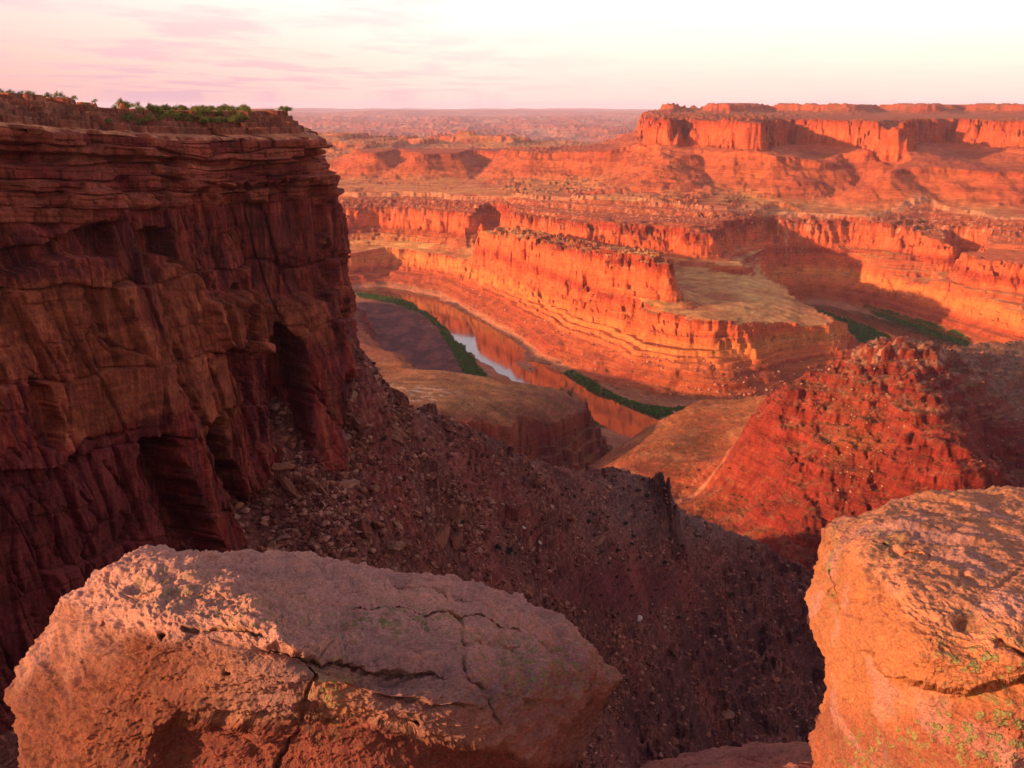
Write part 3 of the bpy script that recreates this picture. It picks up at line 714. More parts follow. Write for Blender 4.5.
w0 = sstep(0, 2.5, dist); Tz = Tz * w0 + (WP[0, :, 2])[None] * (1 - w0)
TP = np.concatenate([TXY, Tz[..., None]], -1)
CLP = np.concatenate([TP, WP], 0)
n_t = len(TP)
# tint
wl_ = .5 + .5 * np.clip(1.4 * perlin(ZW / 13, ZW * 0 + .2, 460) + .8 * fbm(SS / 20, ZW / 5, 3, .6, 461), -1, 1)
wc_ = mixc(np.ones(ZW.shape + (3,)) * np.array((.125, .017, .013)), (.18, .038, .020), wl_ * .8)
streak = sstep(.0, .5, fbm(SS / 3.2, ZW / 90, 4, .6, 465) + .25) * sstep(-42, -56, ZW)
wc_ = mixc(wc_, (.070, .016, .016), streak * .8)
wc_ = mixc(wc_, (.27, .085, .04), sstep(.2, .6, fbm(SS / 2.0, ZW / 60, 3, .6, 468)) * .45 * ked)
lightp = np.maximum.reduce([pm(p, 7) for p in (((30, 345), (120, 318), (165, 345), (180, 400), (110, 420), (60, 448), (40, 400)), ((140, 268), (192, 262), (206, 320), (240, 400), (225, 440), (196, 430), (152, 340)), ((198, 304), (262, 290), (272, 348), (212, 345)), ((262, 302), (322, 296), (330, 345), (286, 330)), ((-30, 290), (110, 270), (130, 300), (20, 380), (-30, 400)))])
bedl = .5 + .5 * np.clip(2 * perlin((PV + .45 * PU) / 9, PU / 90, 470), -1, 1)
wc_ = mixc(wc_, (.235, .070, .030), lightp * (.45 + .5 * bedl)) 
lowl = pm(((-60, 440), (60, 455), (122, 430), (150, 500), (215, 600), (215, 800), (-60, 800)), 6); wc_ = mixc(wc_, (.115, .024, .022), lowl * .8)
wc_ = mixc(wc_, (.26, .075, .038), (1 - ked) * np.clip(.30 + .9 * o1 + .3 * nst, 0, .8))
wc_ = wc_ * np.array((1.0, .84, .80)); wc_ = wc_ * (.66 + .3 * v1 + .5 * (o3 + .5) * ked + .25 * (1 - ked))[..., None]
tw_ = np.clip(.5 + .5 * fbm(TXY[..., 0] / 9, TXY[..., 1] / 9, 4, .6, 475), 0, 1)
tc_ = mixc(np.ones(TXY.shape[:2] + (3,)) * np.array((.44, .17, .075)), (.26, .08, .04), tw_)  # mesa top tint raised: sunlit ledges are painted into the colour
tc_ = mixc(tc_, (.17, .12, .05), sstep(.55, .8, tw_) * sstep(6, 20, dist))
tn_ = np.abs(grad_slope(TP)[..., 2]); tc_ = mixc(tc_, (.16, .038, .022), sstep(.75, .35, tn_) * .85)
mc_ = Mat('cliff_sandstone')
attr = mc_.N('ShaderNodeAttribute', attribute_name='rock_tint').outputs['Color']
oc = mc_.N('ShaderNodeTexCoord').outputs['Object']
na = mc_.noise(oc, .10, 8, .68); nb = mc_.noise(mc_.mapping(oc, (.06, .06, .9)), 1.0, 6, .65); nc = mc_.noise(oc, 1.3, 5, .65); nd = mc_.noise(mc_.mapping(oc, (.8, .8, .035)), 1.0, 4, .6)
vv = mc_.math('MULTIPLY', mc_.math('MULTIPLY', mc_.gray(na, .55, 1.5), mc_.gray(nb, .84, 1.18)), mc_.math('MULTIPLY', mc_.gray(nc, .72, 1.3), mc_.gray(nd, .62, 1.40)))
mc_.l.new(mc_.N('ShaderNodeVectorMath', {0: attr, 'Scale': vv}, operation='SCALE').outputs[0], mc_.b.inputs['Base Color'])
h = mc_.math('ADD', mc_.math('MULTIPLY', na, 2.2), mc_.math('ADD', mc_.math('MULTIPLY', nb, .4), mc_.math('MULTIPLY', nc, .35)))
mc_.l.new(mc_.bump(h, .9, 1.0), mc_.b.inputs['Normal'])
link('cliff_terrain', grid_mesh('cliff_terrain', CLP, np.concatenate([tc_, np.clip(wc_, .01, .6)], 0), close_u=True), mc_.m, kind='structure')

# the rim the photographer stands on (behind, below and beside the view) with the higher ground inland
hg = np.linspace(-1, 1, 240); hx = np.sign(hg) * np.abs(hg) ** 2.2 * 900; hx2, hy2 = np.meshgrid(hx, hx)
HOME = [(-900, 60), (-470, 40), (-300, 120), (-190, 120), (-60, 30), (-14, 8), (-3, 5.9), (3, 5.9), (14, 8), (60, 3), (150, -60), (400, -120), (900, -200), (900, -900), (-900, -900)]
hd = sdist(HOME, hx2, hy2)
hz = -4.1 + 2.5 * sstep(8, 190, -hd) + .5 * fbm(hx2 / 9, hy2 / 9, 3, .5, 480) * sstep(2, 12, -hd)
hz = hz - np.where(hd > 0, 3.4 * np.minimum(hd, 38) + .9 * np.maximum(hd - 38, 0), 0)
hz = np.maximum(hz, -620)
keep_y = hy2
link('home_rim', grid_mesh('home_rim', np.stack([hx2, hy2, hz], -1), np.ones(hx2.shape + (3,)) * np.array((.30, .11, .06))), mc_.m, kind='structure')
print('cliff done')

# =================================================================== FOREGROUND BOULDERS
def crack(pl, U, V, w, dep, asym=0.0):
    d = seg_dist(pl, U, V, False)
    return dep * np.exp(-(d / w) ** 2)
def boulder(name, sil, dep, thick, cu, cv, colour, mat, forms, na=900, nr=330, nb=70, seed=0, amp=.05, edge=.22, **props):
    sil = np.array(sil, float)
    ang = np.arctan2(sil[:, 1] - cv, sil[:, 0] - cu); o = np.argsort(ang); sil = sil[o]; ang = ang[o]
    rad = np.hypot(sil[:, 0] - cu, sil[:, 1] - cv)
    a = np.linspace(-np.pi, np.pi, na, endpoint=False)
    # straight edges between the outline's points, a little rounded
    ux = np.interp(a, np.r_[ang[-1] - 2 * np.pi, ang, ang[0] + 2 * np.pi], np.r_[rad[-1], rad, rad[0]])
    k = np.hanning(9); k /= k.sum(); ux = np.convolve(np.r_[ux[-4:], ux, ux[:4]], k, 'valid')
    rf = np.linspace(0.004, 1, nr); rf = 1 - (1 - rf) ** 1.25
    A, Rr = np.meshgrid(a, rf)
    U = cu + Rr * ux[None] * np.cos(A); V = cv + Rr * ux[None] * np.sin(A)
    Wu = U + 6 * fbm(U / 40, V / 40, 3, .5, seed) ; Wv = V + 6 * fbm(U / 34, V / 34, 3, .45, seed + 30)
    dp = np.array(dep, float)
    D = tps(dp[:, :2], dp[:, 2], U, V, 1e-4)
    D = D + edge * (1 - np.sqrt(np.maximum(0, 1 - Rr ** 9)))
    D0 = D.copy()
    for f in forms: D = D + f(Wu, Wv, U, V)
    sx, sz = ray(U, V)
    F0 = np.stack([sx * D0, D0, sz * D0], -1)
    F = np.stack([sx * D, D, sz * D], -1)
    rb = np.linspace(1, .004, nb + 1)[1:]
    A2, Rb = np.meshgrid(a, rb); U2 = cu + Rb * ux[None] * np.cos(A2); V2 = cv + Rb * ux[None] * np.sin(A2)
    D2 = D[-1][None] + thick * np.sqrt(1 - Rb ** 3)
    sx, sz = ray(U2, V2); B = np.stack([sx * D2, D2, sz * D2], -1)
    Pp = np.concatenate([F, B], 0)
    n = grad_slope(np.concatenate([F0, B], 0)); c0 = Pp.reshape(-1, 3).mean(0)
    sg = np.sign(((Pp - c0) * n).sum(-1).mean()); n = n * sg
    dsp = amp * 1.1 * fbm3(Pp, (1.6, 1.6, 2.6), 3, .5, seed + 3) + amp * .55 * fbm3(Pp, (5, 5, 8), 3, .55, seed + 5, True) + amp * .20 * fbm3(Pp, (17, 17, 30), 3, .6, seed + 9, True) + amp * .12 * fbm3(Pp, 55, 2, .6, seed + 11)
    pits = sstep(.42, .62, perlin3(Pp[..., 0] * 22.0, Pp[..., 1] * 22.0, Pp[..., 2] * 30.0, seed + 14)) * sstep(.0, .4, fbm3(Pp, 2.2, 2, .5, seed + 15)); dsp = dsp - .35 * amp * pits
    bed = terrace(fbm3(Pp, (.7, .7, 5.0), 3, .5, seed + 40) * 1.2, .34, .9, 31, .2); fct = np.clip(terrace(fbm3(Pp, 1.3, 3, .5, seed + 44), .3, .85, 37, .25), -1.2, 1.2)
    fc2 = np.clip(terrace(fbm3(Pp, (3.6, 3.6, 5.5), 3, .5, seed + 48), .22, .95, 39, .10), -1.2, 1.2); chip = fbm3(Pp, (11, 11, 20), 4, .62, seed + 52, True)
    dsp = dsp + amp * (.95 * bed + .6 * fct + .34 * fc2 + .10 * chip); dsp = dsp - np.percentile(dsp, 88)
    fade = np.ones(Pp.shape[:2])
    Pp = Pp + n * (dsp * fade)[..., None]
    cl, lich = colour(Pp, n, U, V, nr)
    me = grid_mesh(name, Pp, cl, close_u=True, extra={'lichen': lich})
    return link(name, me, mat, **props)
def boulder_mat(name):
    m = Mat(name)
    attr = m.N('ShaderNodeAttribute', attribute_name='rock_tint').outputs['Color']
    li = m.N('ShaderNodeAttribute', attribute_name='lichen').outputs['Fac']
    oc = m.N('ShaderNodeTexCoord').outputs['Object']
    n1_ = m.noise(oc, 1.6, 8, .62); n2_ = m.noise(oc, 9, 8, .72); n3_ = m.noise(oc, 70, 4, .75); n4_ = m.noise(m.mapping(oc, (2, 2, 14)), 1.3, 6, .65)
    col = m.mix(m.gray(n1_, 0, .75, .40, .62), attr, m.mix(1.0, attr, (.74, .78, .92, 1), 'MULTIPLY'))
    col = m.mix(m.gray(n4_, 0, .5, .5, .68), col, m.mix(1.0, attr, (1.35, 1.15, .95, 1), 'MULTIPLY'))
    col = m.mix(m.gray(n2_, 0, .85, .58, .72), col, m.mix(1.0, attr, (.42, .36, .42, 1), 'MULTIPLY'))
    v = m.math('MULTIPLY', m.gray(n3_, .62, 1.4, .3, .7), m.gray(n2_, .75, 1.22))
    col = m.N('ShaderNodeVectorMath', {0: col, 'Scale': v}, operation='SCALE').outputs[0]
    vo = m.N('ShaderNodeTexVoronoi', {'Vector': m.N('ShaderNodeVectorMath', {0: oc, 1: m.N('ShaderNodeVectorMath', {0: m.noise(oc, 14, 3, .6, 1), 'Scale': .08}, operation='SCALE').outputs[0]}, operation='ADD').outputs[0], 'Scale': 20})
    spot = m.math('MULTIPLY', m.gray(vo.outputs['Distance'], 1, 0, .36, .46), m.gray(m.noise(oc, 40, 3, .7), 0, 1, .40, .46))
    spot = m.math('MULTIPLY', spot, li)
    lc = m.mix(m.noise(oc, 5, 3, .6), (.33, .24, .055, 1), (.22, .21, .10, 1))
    lc = m.mix(m.gray(n3_, 0, .8, .4, .65), lc, (.07, .06, .03, 1))
    col = m.mix(spot, col, lc)
    m.l.new(col, m.b.inputs['Base Color'])
    h = m.math('ADD', m.math('MULTIPLY', n2_, .030), m.math('ADD', m.math('MULTIPLY', n3_, .0055), m.math('MULTIPLY', n1_, .05)))
    h = m.math('ADD', h, m.math('MULTIPLY', n4_, .03)); h = m.math('ADD', h, m.math('MULTIPLY', spot, .006))
    m.l.new(m.bump(h, .85, 1.0), m.b.inputs['Normal'])
    return m.m
bm1, bm2 = boulder_mat('weathered_boulder_stone'), boulder_mat('orange_boulder_stone')
def gz(U, V, cu, cv, ru, rv): return np.exp(-(((U - cu) / ru) ** 2 + ((V - cv) / rv) ** 2))
SIL1 = [(20, 720), (17, 690), (20, 676), (29, 652), (44, 622), (58, 597), (77, 585), (94, 566), (119, 552), (139, 542), (161, 541), (178, 544), (226, 547), (274, 552), (323, 560), (355, 566), (407, 573), (466, 579), (494, 589), (522, 596), (557, 615),
        (585, 637), (606, 654), (622, 672), (629, 681), (617, 697), (607, 727), (590, 750), (566, 775), (540, 810), (500, 850), (420, 880), (300, 890), (150, 880), (66, 850), (26, 800), (21, 760)]
DEP1 = [(20, 700, 4.75), (60, 620, 4.9), (100, 600, 4.7), (100, 700, 4.35), (60, 780, 4.5), (150, 548, 5.3), (150, 600, 4.45), (150, 680, 4.2), (200, 590, 4.55), (230, 552, 5.5), (200, 640, 4.15), (260, 640, 4.0), (250, 600, 4.35), (320, 566, 5.5), (320, 600, 4.7), (300, 650, 3.95), (330, 680, 3.95),
        (400, 580, 5.4), (400, 620, 4.7), (400, 680, 4.1), (400, 740, 4.05), (480, 595, 5.4), (480, 640, 4.7), (480, 700, 4.25), (540, 620, 5.4), (560, 670, 4.9), (540, 720, 4.6), (610, 680, 5.4), (580, 740, 5.0), (200, 760, 4.3), (300, 760, 4.2), (480, 770, 4.4), (300, 860, 4.2), (100, 840, 4.4), (500, 840, 4.6), (200, 710, 4.15)]
L1a = [(240, 648), (268, 641), (300, 645), (330, 652), (352, 656), (383, 659), (425, 664), (458, 672)]
L1b = [(140, 760), (150, 735), (166, 724), (200, 716), (240, 718), (285, 716), (315, 712), (360, 712), (385, 722), (420, 734), (455, 741), (500, 743), (530, 758)]
def below(pl, U, V):                                    # signed height below a polyline, in the sense of the view
    p = np.array(pl); return V - np.interp(U, p[:, 0], p[:, 1])
def ledge(pl, dep, soft, span, fade):
    x0, x1 = min(p[0] for p in pl), max(p[0] for p in pl)
    def f(Wu, Wv, U, V):
        b = below(pl, Wu, Wv); e = sstep(x0 - 4, x0 + 40, U) * sstep(x1 + 4, x1 - 40, U)
        return e * (dep * sstep(0, soft, b) * np.exp(-np.maximum(0, b) / fade) - .25 * dep * np.exp(-((b + span) / span) ** 2))
    return f
forms1 = [ledge([(330, 594), (420, 604), (500, 618), (575, 648)], .06, 3, 10, 30), ledge([(96, 592), (170, 586), (255, 594)], .05, 3, 8, 16), ledge([(60, 655), (120, 650), (190, 655)], .04, 4, 10, 14), ledge([(365, 692), (430, 702), (496, 706)], .06, 3, 8, 16), ledge([(500, 690), (560, 700), (606, 690)], .06, 4, 8, 18),
          ledge(L1a, .10, 4, 14, 22), ledge(L1b, .30, 11, 22, 55),
          lambda Wu, Wv, U, V: crack([(456, 612), (464, 640), (470, 671), (485, 682), (494, 692), (500, 723), (500, 745)], Wu, Wv, 2.4, .05) * (.5 + .5 * sstep(-.3, .4, perlin(U / 14, V / 14, 3))),
          lambda Wu, Wv, U, V: crack([(310, 655), (318, 680), (303, 722), (286, 748), (272, 770)], Wu, Wv, 1.8, .045),
          lambda Wu, Wv, U, V: crack([(365, 716), (392, 726), (420, 730)], Wu, Wv, 3, .08),
          lambda Wu, Wv, U, V: crack([(466, 645), (500, 640), (520, 646)], Wu, Wv, 2.5, .05),
          lambda Wu, Wv, U, V: crack([(323, 578), (370, 584), (430, 590), (470, 600)], Wu, Wv, 2.2, .06),
          lambda Wu, Wv, U, V: crack([(200, 566), (260, 570), (330, 575)], Wu, Wv, 2.2, .05),
          lambda Wu, Wv, U, V: crack([(180, 632), (230, 628), (262, 632)], Wu, Wv, 2.4, .05),
          lambda Wu, Wv, U, V: .22 * sstep(-3, 10, below([(540, 745), (570, 720), (600, 700), (640, 672)], Wu, Wv)) * sstep(535, 560, U),
          lambda Wu, Wv, U, V: -.10 * gz(U, V, 330, 615, 26, 22) - .06 * gz(U, V, 270, 600, 30, 14) + .08 * gz(Wu, Wv, 350, 640, 26, 12),
          lambda Wu, Wv, U, V: .05 * gz(Wu, Wv, 88, 664, 3, 12) + .07 * gz(Wu, Wv, 157, 635, 3.5, 3.5) + .06 * gz(Wu, Wv, 224, 678, 5, 4) + .05 * gz(Wu, Wv, 175, 585, 6, 8) + .05 * gz(Wu, Wv, 102, 622, 3, 7) + .05 * gz(Wu, Wv, 100, 605, 7, 3)]
def col1(P, n, U, V, nr):
    R_, C_ = P.shape[:2]; c = np.ones((R_, C_, 3)) * np.array((.27, .115, .068)); li = np.full((R_, C_), .08)
    u, v = project(P[..., 0], P[..., 1], P[..., 2]); f = fbm3(P, 2.5, 4, .55, 77)
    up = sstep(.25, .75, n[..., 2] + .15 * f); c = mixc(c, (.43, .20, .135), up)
    left = sstep(250, 150, u + 25 * f) * (1 - up); c = mixc(c, (.155, .045, .025), left * .9)  # left front tinted darker so that less sun seems to reach it
    grey = gz(u, v, 430, 690, 110, 40) + gz(u, v, 300, 690, 60, 26) + gz(u, v, 560, 720, 60, 60); c = mixc(c, (.21, .10, .08), np.clip(grey + .3 * f, 0, 1) * .8)
    c = mixc(c, (.38, .14, .06), np.clip(gz(u, v, 340, 690, 30, 24) + .4 * gz(u, v, 230, 600, 70, 30), 0, 1) * .7)
    c = mixc(c, (.16, .04, .026), sstep(0, 12, below(L1b, u, v)) * sstep(120, 160, u) * .9)  # shade under the overhanging ledge, painted into the tint
    li = li + 1.6 * np.clip(.9 * gz(u, v, 395, 622, 60, 14) + .7 * gz(u, v, 540, 665, 60, 34) + .55 * gz(u, v, 255, 618, 36, 16) + .5 * gz(u, v, 330, 690, 22, 34) + .4 * gz(u, v, 170, 590, 40, 20), 0, 1)
    return np.clip(c, .01, .8), li
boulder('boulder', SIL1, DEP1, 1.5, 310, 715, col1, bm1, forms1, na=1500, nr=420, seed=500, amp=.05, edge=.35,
        label='large pale pink sandstone boulder lying across the bottom left foreground, split by a horizontal crack', category='boulder')
SIL2 = [(830, 518), (857, 511), (876, 506), (886, 497), (913, 491), (962, 487), (993, 488), (1024, 489), (1100, 493), (1180, 515), (1250, 590), (1270, 800), (1200, 960), (1050, 1000), (900, 960), (830, 880), (812, 800), (816, 760), (811, 722), (822, 690), (817, 656), (806, 621), (806, 590), (813, 553), (820, 530)]
DEP2 = [(840, 525, 4.9), (850, 560, 4.4), (825, 600, 4.6), (830, 680, 4.5), (830, 750, 4.5), (880, 510, 5.1), (900, 560, 4.1), (880, 620, 3.75), (870, 700, 3.85), (960, 500, 5.3), (960, 560, 4.1), (960, 640, 3.45), (950, 720, 3.45), (1024, 500, 5.4), (1040, 560, 4.1), (1040, 640, 3.4), (1040, 740, 3.3), (1160, 560, 4.4), (1160, 700, 3.6), (900, 800, 3.7), (1000, 850, 3.3), (1150, 850, 3.5), (1000, 950, 3.4)]
L2a = [(845, 640), (858, 650), (870, 652), (877, 674), (911, 684), (942, 691), (977, 689), (1024, 681), (1100, 674), (1180, 670)]
forms2 = [ledge(L2a, .17, 4, 22, 45), lambda Wu, Wv, U, V: crack([(886, 543), (905, 548), (928, 550)], Wu, Wv, 2.4, .07), lambda Wu, Wv, U, V: crack([(818, 594), (832, 605), (852, 620)], Wu, Wv, 2.4, .06),
          lambda Wu, Wv, U, V: crack([(826, 570), (833, 590), (836, 602)], Wu, Wv, 3, .06), lambda Wu, Wv, U, V: .05 * gz(Wu, Wv, 970, 616, 14, 8) + .05 * gz(Wu, Wv, 856, 640, 10, 8), lambda Wu, Wv, U, V: crack([(842, 600), (858, 596)], Wu, Wv, 2.2, .05),
          lambda Wu, Wv, U, V: crack([(960, 575), (990, 585), (1024, 560)], Wu, Wv, 4, .03), lambda Wu, Wv, U, V: crack([(1000, 640), (1024, 652), (1060, 650)], Wu, Wv, 3, .05)]
def col2(P, n, U, V, nr):
    R_, C_ = P.shape[:2]; c = np.ones((R_, C_, 3)) * np.array((.38, .135, .055))
    u, v = project(P[..., 0], P[..., 1], P[..., 2]); f = fbm3(P, 2.5, 4, .55, 177)
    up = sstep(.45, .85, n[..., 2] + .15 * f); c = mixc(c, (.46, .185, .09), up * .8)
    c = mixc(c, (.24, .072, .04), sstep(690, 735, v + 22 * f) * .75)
    c = mixc(c, (.13, .085, .06), gz(u, v, 968, 616, 15, 8) * .8)
    c = mixc(c, (.40, .20, .16), sstep(.15, .5, fbm3(P, 3.2, 3, .5, 180)) * .5)
    li = np.clip(gz(u, v, 985, 655, 45, 22) + 1.1 * gz(u, v, 1000, 735, 60, 36) + .8 * gz(u, v, 865, 755, 28, 24) + .8 * gz(u, v, 888, 545, 16, 14) + .6 * gz(u, v, 832, 570, 8, 50) + .5 * gz(u, v, 920, 730, 40, 20), 0, 1)
    return np.clip(c, .01, .8), .06 + 1.5 * li
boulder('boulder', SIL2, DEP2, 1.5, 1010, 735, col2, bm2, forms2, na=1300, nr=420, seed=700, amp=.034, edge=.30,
        label='orange sandstone boulder with yellow lichen filling the lower right corner', category='boulder')
SIL3 = [(618, 775), (640, 764), (668, 754), (700, 748), (735, 742), (770, 738), (805, 737), (840, 745), (880, 780), (880, 850), (820, 900), (700, 910), (620, 870), (600, 800)]
DEP3 = [(640, 768, 5.5), (700, 752, 5.6), (780, 742, 5.6), (700, 780, 5.1), (800, 770, 5.1), (850, 760, 5.3), (720, 850, 4.6), (820, 850, 4.6), (640, 840, 4.8)]
def col3(P, n, U, V, nr):
    c = np.ones(P.shape) * np.array((.34, .13, .085)); return c, np.full(P.shape[:2], .05)
boulder('rock_slab', SIL3, DEP3, .5, 740, 820, col3, bm1, [lambda Wu, Wv, U, V: crack([(640, 775), (700, 762), (790, 756)], Wu, Wv, 2, .03)], na=500, nr=130, nb=30, seed=900, amp=.03, edge=.1,
        label='low flat slab of reddish rock between the two foreground boulders at the bottom edge', category='rock')
print('boulders done')

#@@PART3@@

# =================================================================== LOOSE ROCK, BUSHES, RIVERSIDE THICKETS
el = ZZ / RR; vis = el >= np.maximum.accumulate(el, axis=0) - .0004
inframe = vis & (pu > -5) & (pu < 1029) & (pv < 775)
rr = np.random.RandomState(5)
def pick(mask, n, wgt=None):
    idx = np.flatnonzero(mask.ravel())
    p = None if wgt is None else wgt.ravel()[idx] / wgt.ravel()[idx].sum()
    return rr.choice(idx, min(n, len(idx)), replace=False, p=p)
Pf = P.reshape(-1, 3)
def ico():
    t = (1 + 5 ** .5) / 2
    v = np.array([(-1, t, 0), (1, t, 0), (-1, -t, 0), (1, -t, 0), (0, -1, t), (0, 1, t), (0, -1, -t), (0, 1, -t), (t, 0, -1), (t, 0, 1), (-t, 0, -1), (-t, 0, 1)]) / math.hypot(1, t)
    f = [(0, 11, 5), (0, 5, 1), (0, 1, 7), (0, 7, 10), (0, 10, 11), (1, 5, 9), (5, 11, 4), (11, 10, 2), (10, 7, 6), (7, 1, 8), (3, 9, 4), (3, 4, 2), (3, 2, 6), (3, 6, 8), (3, 8, 9), (4, 9, 5), (2, 4, 11), (6, 2, 10), (8, 6, 7), (9, 8, 1)]
    return v, np.array(f)
IV, IF = ico()
def subdiv(v, f):
    v = list(map(tuple, v)); cache = {}; out = []
    def mid(a, b):
        k = (min(a, b), max(a, b))
        if k not in cache:
            m_ = np.add(v[a], v[b]); v.append(tuple(m_ / np.linalg.norm(m_))); cache[k] = len(v) - 1
        return cache[k]
    for a, b, c_ in f:
        x, y, z_ = mid(a, b), mid(b, c_), mid(c_, a); out += [(a, x, z_), (x, b, y), (z_, y, c_), (x, y, z_)]
    return np.array(v), np.array(out)
V2, F2 = subdiv(*subdiv(IV, IF))
def angular(v, nplanes, rs):
    """a ball cut by random planes: a broken block"""
    v = v * (1 + .0)
    for _ in range(nplanes):
        n = rs.normal(size=3); n /= np.linalg.norm(n); d = rs.uniform(.42, .72)
        k = v @ n - d; v = v - np.maximum(k, 0)[:, None] * n
    sc = np.array([1, rs.uniform(.6, .95), rs.uniform(.38, .75)])
    v = v * sc
    return v / np.abs(v).max()
def rot(rs, tilt=.5):
    a, b, c_ = rs.uniform(0, 6.28), rs.uniform(-tilt, tilt), rs.uniform(-tilt, tilt)
    Rz = np.array([[math.cos(a), -math.sin(a), 0], [math.sin(a), math.cos(a), 0], [0, 0, 1]])
    Rx = np.array([[1, 0, 0], [0, math.cos(b), -math.sin(b)], [0, math.sin(b), math.cos(b)]])
    Ry = np.array([[math.cos(c_), 0, math.sin(c_)], [0, 1, 0], [-math.sin(c_), 0, math.cos(c_)]])
    return Rx @ Ry @ Rz
def scatter(name, idx, size, cols, mat, base=12, tilt=.5, sink=.15, flat=1.0, **props):
    n = len(idx); rs = np.random.RandomState(len(name))
    var = [angular(IV, 7, rs) for _ in range(base)]
    vv = np.empty((n, 12, 3)); sz = size(n)
    for i in range(n):
        vv[i] = (var[i % base] @ rot(rs, tilt).T) * sz[i] * np.array((1, 1, flat))
    ctr = Pf[idx] + rs.uniform(-.8, .8, (n, 3)) * np.array((1, 1, 0)); ctr[:, 2] += sz * sink
    vv += ctr[:, None]
    ff = (IF[None] + 12 * np.arange(n)[:, None, None]).reshape(-1, 3)
    cc = np.repeat(cols(n, rs), 12, axis=0)
    return link(name, raw_mesh(name, vv.reshape(-1, 3), ff, cc, smooth=False), mat, **props)
mr_ = Mat('broken_rock')
attr = mr_.N('ShaderNodeAttribute', attribute_name='rock_tint').outputs['Color']
oc = mr_.N('ShaderNodeTexCoord').outputs['Object']
na = mr_.noise(oc, .9, 6, .7)
mr_.l.new(mr_.N('ShaderNodeVectorMath', {0: attr, 'Scale': mr_.gray(na, .6, 1.4)}, operation='SCALE').outputs[0], mr_.b.inputs['Base Color'])
mr_.l.new(mr_.bump(na, .8, .6), mr_.b.inputs['Normal'])
def tones(*cs):
    cs = np.array(cs)
    return lambda n, rs: cs[rs.randint(0, len(cs), n)] * rs.uniform(.7, 1.3, (n, 1))
onspur = (SRC == 2) & inframe & (pu > 180) & (pu < 860)
dens = (np.exp(-((pu - 330) / 190) ** 2) + .35 + .8 * np.clip(nn, 0, 1)) * (.25 + 1.6 * sstep(-.2, .5, fbm(TX / 24, TY / 60, 4, .6, 260))); dens = dens * np.where(redp > .4, .12, 1)
scatter('talus_rubble', pick(onspur, 26000, dens), lambda n: .5 + 2.2 * rr.rand(n) ** 4, tones((.26, .085, .046), (.17, .05, .03), (.32, .135, .085), (.11, .030, .020)), mr_.m, kind='stuff')
rs_ = np.random.RandomState(8)
rockmesh = []
for i in range(9):
    v_ = angular(V2, 9, rs_); v_ = v_ * (1 + .05 * rs_.normal(size=(len(v_), 1)))
    cc = np.ones((len(v_), 3)) * np.array([(.23, .08, .044), (.17, .052, .032), (.26, .11, .066)][i % 3])
    me = raw_mesh('fallen_rock', v_, F2, cc, smooth=False); me.materials.append(mr_.m); rockmesh.append(me)
GT = 'fallen rocks on the shaded talus slope'
def near_px(u, v, mask=None):
    d = (pu - u) ** 2 + (pv - v) ** 2 + np.where(vis, 0, 1e6)
    return int(np.argmin(d))
def put_rock(i, size, label, group=None, mesh=None, sc=(1, 1, 1), rotv=None, sink=.25):
    o = bpy.data.objects.new('fallen_rock', mesh or rockmesh[rs_.randint(9)]); COL.objects.link(o)
    x, y, z = Pf[i]; o.location = (x, y, z + size * sink)
    o.scale = [size * k for k in sc]
    o.rotation_euler = rotv or (rs_.uniform(-.5, .5), rs_.uniform(-.5, .5) + .35, rs_.uniform(0, 6.28))
    o['label'] = label; o['category'] = 'rock'
    if group: o['group'] = group
    return o
pale = []
for i in range(2):
    v_ = angular(V2, 3, rs_); me = raw_mesh('pale_fallen_rock', v_, F2, np.ones((len(v_), 3)) * np.array((.50, .34, .27))); me.materials.append(mr_.m); pale.append(me)
put_rock(near_px(639, 620), 3.4, 'rounded pale rock, the lightest on the dark slope, right of the left boulder tip', mesh=pale[0], rotv=(0, 0, 1))
put_rock(near_px(525, 529), 2.4, 'small pale rock standing out half way down the rubble slope', mesh=pale[1], rotv=(0, 0, 2))
put_rock(near_px(540, 543), 2.0, 'small whitish rock just right of another pale rock on the rubble slope', mesh=pale[0], rotv=(0, 0, 2))
put_rock(near_px(625, 660), 3.4, 'dark rounded rock beside the right tip of the large left boulder', mesh=pale[1].copy(), rotv=(0, 0, 2)).data.attributes['rock_tint'].data.foreach_set('color', np.tile(np.array((.26, .12, .085, 1), F32), len(V2)))
put_rock(near_px(284, 470), 6.2, 'big squared block leaning at the foot of the left cliff', sc=(1, .8, 1.2), rotv=(.5, .3, .8))
put_rock(near_px(290, 492), 8.5, 'long narrow slab lying downslope at the foot of the left cliff', sc=(1, .28, .45), rotv=(.2, .75, -.5))
put_rock(near_px(322, 492), 7, 'long slab lying in the rubble right of a squared block below the cliff', sc=(1, .3, .5), rotv=(.1, .7, -.6))
put_rock(near_px(397, 528), 6.0, 'pointed reddish slab, leftmost of a pair in the middle of the rubble slope', sc=(1, .5, .8), rotv=(.3, .8, .3))
put_rock(near_px(405, 545), 6.5, 'flat tan slab lying just below the pointed slab in the rubble', sc=(1, .6, .35), rotv=(.1, .5, -.2))
put_rock(near_px(397, 432), 8, 'long dark ledge block near the crest of the talus slope', sc=(1, .4, .4), rotv=(0, .6, -.4))
put_rock(near_px(476, 535), 4.8, 'upright reddish rock in the middle of the talus slope', sc=(.8, .5, 1.2), rotv=(.1, .1, .3))
put_rock(near_px(680, 607), 7, 'big broken red block near the right end of the shaded rubble slope', sc=(1, .8, .7), rotv=(.1, .1, .3))
for i in pick(onspur & (pv > 380) & (pu < 830), 250, dens * np.where(pu < 560, 1.6, .6)):
    put_rock(i, 2.0 + 6.5 * rs_.rand() ** 3, 'reddish brown angular rock lying among the rubble of the shaded talus slope', GT, sc=(1, rs_.uniform(.5, 1), rs_.uniform(.5, 1)))
